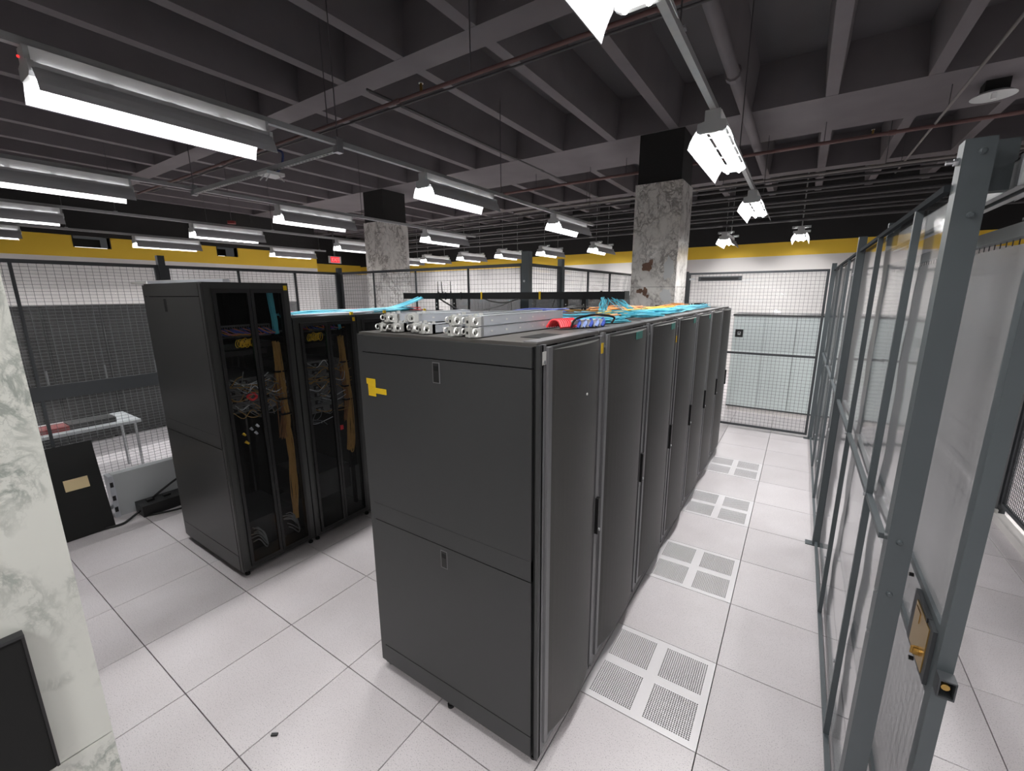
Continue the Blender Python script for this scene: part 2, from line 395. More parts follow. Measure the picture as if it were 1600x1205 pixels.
for k, (a, b) in enumerate(((1.13, 1.74), (4.02, 4.52))):
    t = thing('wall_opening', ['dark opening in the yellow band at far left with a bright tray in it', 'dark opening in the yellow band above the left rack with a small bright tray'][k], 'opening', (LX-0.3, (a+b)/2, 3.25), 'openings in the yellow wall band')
    bx(LX-0.7, LX-0.65, a, b, 3.25, 3.5).build('back_board', 'black_matte', t)
    bx(LX-0.5, LX-0.1, a+0.03, (b-0.03 if k == 0 else a+0.22), 3.253, 3.27).build('bright_tray', 'lightstrip', t)  # emissive strip painted as a reflection, no lamp of its own
    bx(LX-0.16, LX+0.012, a-0.02, a, 3.25, 3.52).build('jamb', 'dark_wall', t); bx(LX-0.16, LX+0.012, b, b+0.02, 3.25, 3.52).build('jamb', 'dark_wall', t)

# ---------------------------------------------------------------- ceiling
ZJ, ZS = 4.45, 4.98
ce = bx(X0, X1, Y0, 11.15, ZS, ZS+0.08).build('ceiling', 'slab', kind='structure')
jx = [0.215 + 0.905*k for k in range(-17, 7)]
jb = B().prism([(-0.062, ZJ), (0.062, ZJ), (0.11, ZS), (-0.11, ZS)], Y0, 11.0)
jo = jb.build('joist', 'ceil', ce); jm = jo.data
jo.location = Vector((jx[0], 0, 0))
for x in jx[1:]: inst('joist', jm, ce, (x, 0, 0))
for a, b in ((5.0, 6.38), (-2.75, -1.3)): bx(X0, X1, a, b, ZJ-0.003, ZS).build('beam', 'ceil', ce)
for a, b in ((1.56, 1.86), (8.6, 8.9), (-5.6, -5.3)): bx(X0, X1, a, b, ZJ-0.002, ZS).build('rib', 'ceil', ce)

# ---------------------------------------------------------------- columns
def column(x1, y0, s, zm, m, seam, label, rot=0):
    t = thing('marble_column', label, 'column', (x1-s/2, y0+s/2, 0))
    bx(x1-s+.025, x1-.025, y0+.025, y0+s-.025, 0.0, ZJ-0.004).build('column_core', 'dark_wall', t)
    for z0, z1 in ((0, seam-.002), (seam+.002, zm)):
        bx(x1-s, x1-.022, y0, y0+.022, z0, z1).build('marble_panel', m, t, bevel=.003)
        bx(x1-.022, x1, y0, y0+s-.022, z0, z1).build('marble_panel', m, t, bevel=.003)
        bx(x1-s+.022, x1, y0+s-.022, y0+s, z0, z1).build('marble_panel', m, t, bevel=.003)
        bx(x1-s, x1-s+.022, y0+.022, y0+s, z0, z1).build('marble_panel', m, t, bevel=.003)
    return t
c1 = column(-1.42, -2.345, 0.69, 3.75, 'marble_near', 0.875, 'pale marble column cut by the left edge with a black panel on it')
c2 = column(-1.42, 5.0, 0.68, 3.76, 'marble', 2.26, 'veined marble column with brown broken patches behind the long rack row')
c3 = column(-7.75, 5.0, 0.70, 3.78, 'marble', 2.3, 'grey veined marble column beyond the left fence, farther of the two tall ones')
def blotch(parent, cx, y, cz, w, hh, m, seed, name):
    r = random.Random(seed); poly = []
    for k in range(18):
        a = 2*math.pi*k/18; q = r.uniform(0.6, 1.0); poly.append((cx+math.cos(a)*w*q, cz+math.sin(a)*hh*q))
    B().prism(poly, y, y+0.004).build(name, m, parent)
for k, (cx, cz, w, hh) in enumerate(((-1.86, 2.565, .085, .09), (-1.80, 2.63, .045, .06), (-1.95, 2.20, .065, .045), (-1.87, 2.19, .045, .08), (-1.83, 2.12, .03, .03))):
    blotch(c2, cx, 4.9975, cz, w, hh, 'marble_tan', 30+k, 'broken_patch')
for k, (cx, cz, w, hh) in enumerate(((-1.535, 2.53, .10, .20), (-1.55, 2.13, .10, .12))):
    blotch(c2, cx, 4.9970, cz, w, hh, 'marble_patch', 50+k, 'pale_patch')
t = thing('black_wall_panel', 'black rectangular panel fixed to the pale marble column at bottom left', 'panel', (-1.40, -2.05, 0.88))
bx(-1.42, -1.395, -2.33, -1.776, 0.895, 1.31).build('panel_face', 'black_matte', t, bevel=.003)
bx(-1.42, -1.391, -2.335, -1.770, 1.31, 1.318).build('top_edge', 'server_dark', t); bx(-1.42, -1.391, -1.776, -1.770, 0.895, 1.31).build('side_edge', 'black', t)

# ---------------------------------------------------------------- fluorescent lights
def light_proto():
    loc = (0, 0, 0)
    t = thing('strip_light', '', 'ceiling light', loc)
    bx(-.055, .055, .012, 1.208, .150, .232).build('housing', 'lamp_white', t, bevel=.006)
    for s in (-1, 1):
        pf = [(.090, .150), (.090, .128), (.106, .112), (.126, .082), (.145, .042), (.158, 0.0)]
        w = B().prism([(s*x, z) for x, z in pf] + [(s*(x-.0035), z) for x, z in reversed(pf)], 0, 1.22)
        wo = w.build('reflector', 'reflector', t)
        for y in (.0, .30, .60, .90, 1.19): bx(min(s*.050, s*.0905), max(s*.050, s*.0905), y, y+.03, .147, .1515).build('reflector_tab', 'reflector', wo)
        B().cyl((s*.048, .02, .078), (s*.048, 1.20, .078), .013, 10).build('tube', 'tube', t, smooth=True)
    cap = [(-.05, .235), (.05, .235), (.05, .165), (.095, .155), (.098, .10), (.075, .085), (-.075, .085), (-.098, .10), (-.095, .155), (-.05, .165)]
    for y0, y1 in ((-.012, .012), (1.208, 1.232)): B().prism(cap, y0, y1).build('end_cap', 'lamp_cap', t)
    return t
LAMPS = []
proto = light_proto()
def place_light(x, y, label, group, first=[True]):
    if first[0]: t = proto; first[0] = False
    else:
        t = proto.copy(); COL.objects.link(t); ORG[t] = Vector((0,0,0))
        for ch in proto.children:
            c = ch.copy(); COL.objects.link(c); c.parent = t
            for g in ch.children:
                d = g.copy(); COL.objects.link(d); d.parent = c
    t.location = (x, y, 3.2); tag(t, label, 'ceiling light', group)
    ld = bpy.data.lights.new('tube_light', 'AREA'); ld.shape = 'RECTANGLE'; ld.size = .10; ld.size_y = 1.16; ld.energy = LAMP_W; ld.color = (1, .985, .975)
    lo = bpy.data.objects.new('tube_light', ld); COL.objects.link(lo); lo.parent = t; lo.location = (0, .61, .112)
    LAMPS.append(lo); return t
LXS = [-.485, -3.33, -6.21, -9.06, -11.92]
LYS = [-1.14, 1.74, 4.68]
rown = ['in the right-hand row over the perforated tile aisle', 'in the row above the near left rack', 'in the second row from the left rack, beyond the fence', 'in the fourth row from the right', 'in the row nearest the left yellow wall']
coln = ['nearest fluorescent strip light', 'middle fluorescent strip light', 'farthest fluorescent strip light']
for r, x in enumerate(LXS):
    for c, y in enumerate(LYS):
        if r == 4 and c == 3: continue
        place_light(x, y, coln[c] + ' ' + rown[r], 'fluorescent lights in rows under the black ceiling')
bk = [.02, -1.36, -4.38, -5.9, -7.3, -8.75, -10.3, -11.6]
bn = ['first', 'second', 'third', 'fourth', 'fifth', 'sixth', 'seventh', 'eighth']
for k, x in enumerate(bk):
    place_light(x, 8.75, 'fluorescent strip light by the yellow back wall, %s from the right in its row' % bn[k], 'fluorescent lights along the back wall')
    for y, w in ((8.95, 'near'), (9.75, 'far')):
        s = thing('strut_hanger', 'short strut hanger over the %s end of back wall light, %s from the right' % (w, bn[k]), 'hanger', (x, y+.02, 3.432), 'strut hangers over the back wall lights')
        bx(x-.16, x+.16, y, y+.04, 3.432, 3.473).build('strut', 'galv', s); B().cyl((x, y+.02, 3.47), (x, y+.02, ZS), .006, 5).build('threaded_rod', 'galv', s)
for k, (x, y) in enumerate(((-.485, -4.05), (2.3, -4.05), (2.3, -1.1), (2.3, 1.8), (2.3, 4.7), (4.9, 1.8))):  # unseen lights carrying the rows on, added to brighten the floor
    place_light(x, y, 'fluorescent strip light overhead outside the picture, %s of six' % bn[k], 'fluorescent lights outside the picture')

# strut channels with hanger rods
chl = ['over the perforated tile aisle', 'above the near left rack', 'just beyond the left fence', 'fourth from the right', 'nearest the left yellow wall']
for r, x in enumerate(LXS):
    t = thing('strut_channel', 'long galvanised strut channel carrying the lights ' + chl[r], 'channel', (x, 1.5, 3.437), 'strut channels carrying lights')
    c = B(); y0, y1 = -4.6, 6.3
    c.box(x-.0205, x+.0205, y0, y1, 3.437, 3.440); c.box(x-.0205, x-.018, y0, y1, 3.44, 3.478); c.box(x+.018, x+.0205, y0, y1, 3.44, 3.478)
    c.box(x-.0205, x-.008, y0, y1, 3.476, 3.479); c.box(x+.008, x+.0205, y0, y1, 3.476, 3.479)
    c.build('channel', 'galv', t)
    for y in (-1.3, .72, 3.2, 6.1):
        B().cyl((x, y, 3.44), (x, y, ZS), .005, 5).build('threaded_rod', 'pipe_dark', t)
        bx(x-.028, x+.028, y-.02, y+.02, 3.478, 3.49).build('rod_clip', 'chrome', t)
t = thing('cross_strut', 'slotted strut spanning between two light channels with a white access point', 'channel', (-4.8, .72, 3.39))
c = B(); c.box(-6.24, -3.31, .70, .703, 3.395, 3.436); c.box(-6.24, -3.31, .738, .741, 3.395, 3.436); c.box(-6.24, -3.31, .70, .741, 3.395, 3.398)
c.build('channel', 'galv', t)
c = B()
for k in range(52): c.box(-6.2+k*.055, -6.2+k*.055+.028, .714, .727, 3.3935, 3.3955)
c.build('slots', 'black', t, kind='stuff')
for x in (-6.21, -3.33): bx(x-.03, x+.03, .69, .75, 3.38, 3.50).build('corner_clamp', 'chrome', t)
t = thing('wireless_access_point', 'white wireless access point with stub antennas hanging from the cross strut', 'access point', (-4.42, .72, 3.36))
B().box(-4.51, -4.33, .62, .80, 3.345, 3.375).build('body', 'lamp_white', t, bevel=.012)
for a, b in (((-4.36, .66, 3.35), (-4.33, .60, 3.27)), ((-4.41, .64, 3.35), (-4.40, .58, 3.28)), ((-4.34, .74, 3.35), (-4.22, .72, 3.27))): B().tube([a, b], .008, 6, r2=.005).build('antenna', 'lamp_white', t)
B().tube(spline([(-4.40, .74, 3.37), (-4.38, .80, 3.45), (-4.30, .78, 3.56), (-4.42, .76, 3.60)]), .012, 6).build('cable', 'navy', t)
tag(B().tube([(-3.36, -1.152, 3.395), (-3.36, -1.16, 3.395)], .006, 8).build('indicator_light', 'led_red'), 'tiny red indicator on the end of the near left light', 'indicator')

# ---------------------------------------------------------------- pipes under the ceiling
def pipe(name, label, pts, r, m, group, couplings=()):
    t = thing(name, label, 'pipe', Vector(pts[0]), group)
    B().tube(pts, r, 10).build('pipe', m, t, smooth=True)
    d = (Vector(pts[-1])-Vector(pts[0])).normalized()
    for f in couplings:
        p = Vector(pts[0]).lerp(Vector(pts[-1]), f); B().cyl(p-d*.04, p+d*.04, r*1.35, 10).build('coupling', m, t)
    return t
def drop(t, x, y, z0, m='pipe_dark', r=.005): B().cyl((x, y, z0), (x, y, ZS), r, 5).build('hanger_rod', m, t)
def head(p, x, y, z):
    h_ = B().cyl((x, y, z), (x, y, z+.05), .012, 8).build('sprinkler_head', 'brass', p); B().cyl((x, y, z+.05), (x, y, z+.055), .02, 10).build('deflector', 'chrome', h_)
g = 'pipes under the black ceiling'
p = pipe('sprinkler_pipe', 'thin red oxide sprinkler pipe crossing in front of the near rib', [(-9, 1.03, 3.8), (.8, 1.06, 3.8)], .015, 'pipe_red', g, (.3, .62, .85))
for x in (-5.8, -3.9, -2.1, -.2): drop(p, x, 1.04, 3.82)
head(p, -2.62, 1.04, 3.812)
p = pipe('sprinkler_pipe', 'red oxide sprinkler pipe passing behind the broken marble column', [(-5.2, 5.95, 4.18), (5, 5.95, 4.18)], .024, 'pipe_red', g, (.35, .6))
for x in (-4.4, -2.6, .2, 2.3): drop(p, x, 5.95, 4.2)
head(p, .72, 5.95, 4.2); head(p, -.9, 5.95, 4.2)
p = pipe('conduit', 'thin black conduit running just past the near sprinkler pipe', [(-9, 1.22, 3.86), (1.5, 1.25, 3.86)], .009, 'pipe_dark', g, (.5,))
p = pipe('drain_pipe', 'fat dark pipe running beside the right-hand light channel', [(-.63, .5, 4.3), (-.63, 7.4, 4.3)], .06, 'ceil', g, (.42,))
for y in (1.5, 4.4): drop(p, -.63, y, 4.36)
p = pipe('conduit', 'pale grey conduit running across beyond the wide ceiling beam', [(-5.6, 7.0, 4.0), (5, 7.0, 4.02)], .022, 'pipe_grey', g, (.3, .55, .72))
for x in (-3.8, -1.2, 1.0): drop(p, x, 7.0, 4.0)
p = pipe('conduit', 'thin pale conduit slanting away above the sliding gate', [(1.34, 3.2, 4.2), (1.3, 8.6, 4.2)], .014, 'pipe_grey', g)
drop(p, 1.33, 5.4, 4.2); drop(p, 1.31, 8.2, 4.2)
p = pipe('conduit', 'thin conduit crossing the wide beam left of the broken marble column', [(-3.72, 1.4, 4.2), (-3.72, 7.4, 4.2)], .013, 'pipe_dark', g, (.6,))
drop(p, -3.72, 4.2, 4.2)
for k in range(9):
    yy, zz = 7.7+.16*k, 4.12-.065*k + (.03 if k % 2 else 0)
    p = pipe('conduit', 'dark conduit in the bundle over the back wall lights, %s from the top' % ['first','second','third','fourth','fifth','sixth','seventh','eighth','ninth'][k], [(-13, yy, zz), (6, yy, zz)], .018+.006*(k % 3), 'pipe_dark', 'conduit bundle before the back wall')
t = thing('ceiling_speaker', 'round grey ceiling disc with a white sensor above the sliding gate', 'speaker', (1.72, 5.6, 4.3))
B().tube([(1.72, 5.6, 4.30), (1.72, 5.6, 4.315), (1.72, 5.6, 4.33)], .19, 28, r2=.15).build('disc', 'lamp_cap', t, smooth=False)
bx(1.62, 1.82, 5.5, 5.7, 4.33, ZJ-.004).build('back_box', 'black_matte', t); bx(1.68, 1.72, 5.47, 5.5, 4.24, 4.31).build('sensor', 'lamp_white', t)
for k, (x, y, lab) in enumerate(((-9.0, 2.4, 'small red smoke detector hanging beyond the left fence'),)):
    t = thing('smoke_detector', lab, 'detector', (x, y, 3.5))
    B().cyl((x, y, 3.50), (x, y, 3.55), .07, 14).build('body', 'dkred', t); B().cyl((x, y, 3.55), (x, y, ZS), .006, 5).build('stem', 'pipe_dark', t)
t = thing('exit_sign', 'red lit exit sign beside the yellow wall corner in the distance', 'sign', (-12.9, 7.2, 3.15))
bx(-12.92, -12.88, 7.05, 7.5, 3.2, 3.42).build('housing', 'lamp_cap', t)
bx(-12.878, -12.874, 7.11, 7.44, 3.22, 3.40).build('red_face', 'exit', t)
bx(-12.91, -12.89, 7.25, 7.30, 3.42, ZS).build('stem', 'pipe_dark', t)
fnt = bpy.data.curves.new('exit_text', 'FONT'); fnt.body = 'EXIT'; fnt.size = .15; fnt.extrude = .001
to = bpy.data.objects.new('lettering', fnt); COL.objects.link(to)
dg = bpy.context.evaluated_depsgraph_get(); me = bpy.data.meshes.new_from_object(to.evaluated_get(dg)); bpy.data.objects.remove(to)
me.materials.append(M['label']); lo = bpy.data.objects.new('lettering', me); COL.objects.link(lo); lo.parent = t
lo.rotation_euler = (math.pi/2, 0, math.pi/2); lo.location = (.028, -.06, .11)

# ---------------------------------------------------------------- main rack row
RX0, RX1, RZ = -1.665, -.615, 1.985
ys = [-.475, .128, .888, 1.645, 2.398, 3.145, 3.905, 4.665]
ordn = ['nearest', 'second', 'third', 'fourth', 'fifth', 'sixth', 'farthest']
def foot(t, x, y, n='levelling_foot'):
    b = B(); b.cyl((x, y, 0), (x, y, .014), .019, 12); b.cyl((x, y, .012), (x, y, .05), .009, 8); b.build(n, 'black', t)
for k in range(7):
    y0, y1 = ys[k]+.003, ys[k+1]-.003
    lab = ['nearest black server rack of the long row, with yellow notes and full side panels'][0] if k == 0 else ('black server rack in the long row, %s from the near end' % ordn[k] if k < 6 else 'black server rack at the far end of the long row')
    t = thing('server_rack', lab, 'server rack', ((RX0+RX1)/2, (y0+y1)/2, 0), 'long row of black server racks')
    for x in (RX0+.03, RX1-.03):
        for y in (y0+.03, y1-.03):
            foot(t, x, y)
            bx(x-.025, x+.025, y-.025, y+.025, .045, RZ-.012).build('corner_post', 'rack', t)
    fr = B(); fr.box(RX0+.005, RX1-.005, y0+.004, y1-.004, .045, .12); fr.build('base_frame', 'rack', t)
    tp = bx(RX0, RX1-.01, y0, y1, RZ-.012, RZ+.002).build('top_panel', 'rack_top', t, bevel=.003)
    for (xa, xb, ya, yb_) in ((-.80, -.665, .16, .36), (-1.55, -1.40, .18, .42), (-.80, -.665, .55, .72)):
        if ya*(y1-y0)/.6+y0 < y1-.2: bx(xa, xb, y0+ya, min(y0+yb_, y1-.05), RZ+.0018, RZ+.0045).build('cable_opening', 'black_matte', tp)
    bx(RX1-.075, RX1-.012, y0+.01, y1-.01, RZ+.002, RZ+.006).build('top_lip', 'rack_edge', tp)
    # rear doors
    for a, b in ((y0+.01, (y0+y1)/2-.002), ((y0+y1)/2+.002, y1-.01)):
        d = bx(RX0-.028, RX0-.003, a, b, .06, RZ-.01).build('rear_door', 'door', t, bevel=.003)
    # front door : curved perforated skin
    ya, yb_ = y0+.036, y1-.010
    dr = B(); zz0, zz1 = .105, RZ-.016
    def skin(u, v, off=0):
        q = 2*u-1
        return (RX1+.012+.040*(1-q*q)**0.8 + off if abs(q) < 1 else RX1+.012+off, ya+.030+(yb_-ya-.06)*u, zz0+.018+(zz1-zz0-.030)*v)
    q_ = [skin(i/16, 0)[:2] for i in range(17)]
    dr.prism(q_ + [(RX1+.004, q_[-1][1]), (RX1+.004, q_[0][1])], zz0+.018, zz1-.012, 'z')
    d = dr.build('front_door', 'door', t, smooth=False)
    for a, b in ((ya, ya+.032), (yb_-.032, yb_)): bx(RX1-.002, RX1+.022, a, b, zz0, zz1).build('door_stile', 'rack_edge', d, bevel=.003)
    for a, b in ((zz0, zz0+.018), (zz1-.012, zz1)): bx(RX1-.002, RX1+.016, ya+.032, yb_-.032, a, b).build('door_rail', 'rack', d)
    hy = yb_-.016
    hb = B(); hb.box(RX1+.022, RX1+.040, hy-.014, hy+.014, .93, 1.13); hb.build('handle', 'black', d, bevel=.004)
    B().cyl((RX1+.04, hy, .955), (RX1+.046, hy, .955), .008, 10).build('lock', 'chrome', d)
    bx(RX1-.004, RX1+.012, y0+.002, y0+.034, .05, RZ-.004).build('front_post_strip', 'rack_edge', t, bevel=.002)
    bx(RX1-.012, RX1+.003, y0+.01, y1-.01, .045, .098).build('plinth', 'rack_edge', t)
    B().cyl((RX1+.012, y0+.018, RZ-.07), (RX1+.016, y0+.018, RZ-.07), .007, 8).build('screw', 'chrome', t)
    if k == 0:
        sp = bx(RX0+.038, RX1-.022, y0-.016, y0-.001, .975, 1.888).build('upper_side_panel', 'rack', t, bevel=.003)
        bx(RX0+.038, RX1-.022, y0-.0175, y0-.001, .978, 1.072).build('rolled_edge', 'rack', sp, bevel=.002)
        sp2 = bx(RX0+.038, RX1-.022, y0-.016, y0-.001, .168, .970).build('lower_side_panel', 'rack', t, bevel=.003)
        bx(RX0+.038, RX1-.022, y0-.017, y0-.001, 1.893, RZ-.012).build('top_side_panel', 'rack', t, bevel=.003)
        bx(RX0+.038, RX1-.022, y0-.017, y0-.001, .05, .163).build('bottom_side_panel', 'rack', t, bevel=.003)
        for z, s in ((1.83, sp), (.905, sp2)):
            bx(-1.150, -1.108, y0-.0185, y0-.015, z-.048, z+.046).build('latch', 'rack_edge', s); bx(-1.146, -1.112, y0-.0195, y0-.015, z-.044, z+.042).build('latch_plate', 'black', s); bx(-1.142, -1.116, y0-.0205, y0-.015, z+.008, z+.03).build('latch_slot', 'black_matte', s)
        bx(RX0, RX0+.036, y0-.014, y0-.001, .05, RZ-.01).build('side_post', 'rack', t, bevel=.003)
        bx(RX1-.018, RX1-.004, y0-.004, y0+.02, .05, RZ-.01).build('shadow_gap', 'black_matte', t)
        bx(RX1-.004, RX1+.012, y0-.016, y0+.012, .05, RZ-.004).build('corner_strip', 'rack', t, bevel=.003)
        bx(RX1+.0115, RX1+.0135, y0+.004, y0+.032, 1.905, 1.955).build('white_sticker', 'label', t)
        B().cyl((RX1+.055, y0+.33, 1.735), (RX1+.058, y0+.33, 1.735), .006, 8).build('white_mark', 'label', d)
        foot(t, -1.15, y0+.01)
    if k in (0, 2): bx(RX1+.02, RX1+.0245, yb_-.03, yb_-.004, 1.885 - (.09 if k == 2 else 0), 1.935 - (.09 if k == 2 else 0)).build('yellow_tag', 'yellow', d)
    if k in (1, 2, 3, 4):
        u = .58 if k == 1 else .62; p0, p1 = Vector(skin(u-.09, 1, .0045)), Vector(skin(u+.09, 1, .0045)); p0.z = p1.z = RZ-.048
        B().bar(p0, p1, .003, .042).build('teal_tag', 'teal', d)
# yellow notes on the near side panel
yS = -.475+.003-.016
for n, lab, a in (('sticky_note', 'upper small yellow sticky note on the near rack side panel', (-1.612, -1.545, 1.728, 1.757)), ('sticky_note', 'larger yellow sticky note below the small one on the near rack side', (-1.602, -1.546, 1.668, 1.727)), ('sticky_note', 'long narrow yellow sticky note beside the larger one on the near rack side', (-1.545, -1.468, 1.685, 1.713))):
    t = thing(n, lab, 'note', ((a[0]+a[1])/2, yS-.001, a[2]), 'yellow notes on the near rack')
    bx(a[0], a[1], yS-.0018, yS-.0004, a[2], a[3]).build('paper', 'yellow', t)
    q = B(); z = a[3]-.007
    while z > a[2]+.004: q.box(a[0]+.004, a[1]-.004, yS-.0021, yS-.0017, z-.0007, z); z -= .007
    q.build('writing', 'ink', t, kind='stuff')

# ---------------------------------------------------------------- left rack row
LX0, LX1 = -4.27, -3.22
def left_rack(y0, y1, zt, lab, near, detail=True):
    t = thing('server_rack', lab, 'server rack', ((LX0+LX1)/2, (y0+y1)/2, 0), 'left row of black server racks')
    for x in (LX0+.03, LX1-.03):
        for y in (y0+.03, y1-.03):
            foot(t, x, y); bx(x-.025, x+.025, y-.025, y+.025, .045, zt-.012).build('corner_post', 'lrack', t)
    for x in (LX1-.14,):
        for y in (y0+.055, y1-.075): bx(x-.02, x+.02, y, y+.02, .12, zt-.06).build('mounting_rail', 'black', t)
    bx(LX0, LX1-.004, y0, y1, .045, .10).build('base_frame', 'lrack', t)
    bx(LX0, LX1, y0, y1, zt-.014, zt).build('top_panel', 'lrack', t, bevel=.003)
    bx(LX0-.03, LX0-.002, y0+.01, y1-.01, .06, zt-.01).build('front_door', 'door', t)
    bx(LX0+.05, LX0+.055, y0+.01, y1-.01, .1, zt-.02).build('inner_front', 'black_matte', t)
    bx(LX1-.012, LX1+.004, y0+.002, y0+.062, .05, zt-.014).build('rear_post', 'lrack', t)
    bx(LX1-.012, LX1+.004, y1-.062, y1-.002, .05, zt-.014).build('rear_post', 'lrack', t)
    bx(LX1-.012, LX1+.004, y0+.06, y1-.06, zt-.07, zt-.014).build('rear_header', 'lrack', t)
    ym = (y0+y1)/2
    for a, b, s in ((y0+.05, ym-.002, 1), (ym+.002, y1-.05, -1)):
        d = B(); zz0, zz1 = .075, zt-.045
        w = .022
        d.box(LX1+.004, LX1+.022, a, a+w, zz0, zz1); d.box(LX1+.004, LX1+.022, b-w, b, zz0, zz1); d.box(LX1+.004, LX1+.022, a+w, b-w, zz0, zz0+.03); d.box(LX1+.004, LX1+.022, a+w, b-w, zz1-.03, zz1)
        d = d.build('door_frame', 'black', t, bevel=.002)
        bx(LX1+.010, LX1+.012, a+w, b-w, zz0+.03, zz1-.03).build('perforated_sheet', 'perf', d)
    bx(LX1+.022, LX1+.030, ym-.03, ym-.008, 1.0, 1.16).build('door_handle', 'black', t, bevel=.003)
    bx(LX1+.0045, LX1+.0065, y1-.040, y1-.012, zt-.055, zt-.02).build('yellow_tag', 'yellow', t)
    if near: bx(LX0+.03, LX1-.03, y1-.006, y1, 1.9, zt-.014).build('far_side_panel', 'black_matte', t)
    if near:
        sp = bx(LX0+.036, LX1-.03, y0-.015, y0-.001, 1.06, zt-.10).build('upper_side_panel', 'lrack', t, bevel=.003)
        bx(LX0+.036, LX1-.03, y0-.0165, y0-.001, 1.062, 1.155).build('rolled_edge', 'lrack', sp, bevel=.002)
        sp2 = bx(LX0+.036, LX1-.03, y0-.015, y0-.001, .185, 1.055).build('lower_side_panel', 'lrack', t, bevel=.003)
        bx(LX0+.036, LX1-.03, y0-.016, y0-.001, zt-.095, zt-.01).build('top_side_panel', 'lrack', t, bevel=.003)
        bx(LX0+.036, LX1-.03, y0-.016, y0-.001, .05, .18).build('bottom_side_panel', 'lrack', t, bevel=.003)
        bx(-3.86, -3.82, y0-.018, y0-.014, zt-.21, zt-.115).build('latch', 'black_matte', sp)
        bx(LX0, LX0+.034, y0-.013, y0, .05, zt-.01).build('side_post', 'lrack', t); bx(LX1-.027, LX1+.004, y0-.013, y0, .05, zt-.01).build('side_post', 'lrack', t)
    return t
left_rack(-.53, .068, 2.262, 'tall near left black rack with wired equipment behind perforated split doors', True)
left_rack(.074, .674, 1.99, 'shorter black rack beside the tall left rack with blue cables on top', False)
left_rack(.680, 1.280, 1.99, 'black rack third in the left row, mostly hidden by the near long row', False)
left_rack(1.286, 1.886, 1.99, 'black rack at the far end of the left row under the cable raceway', False)

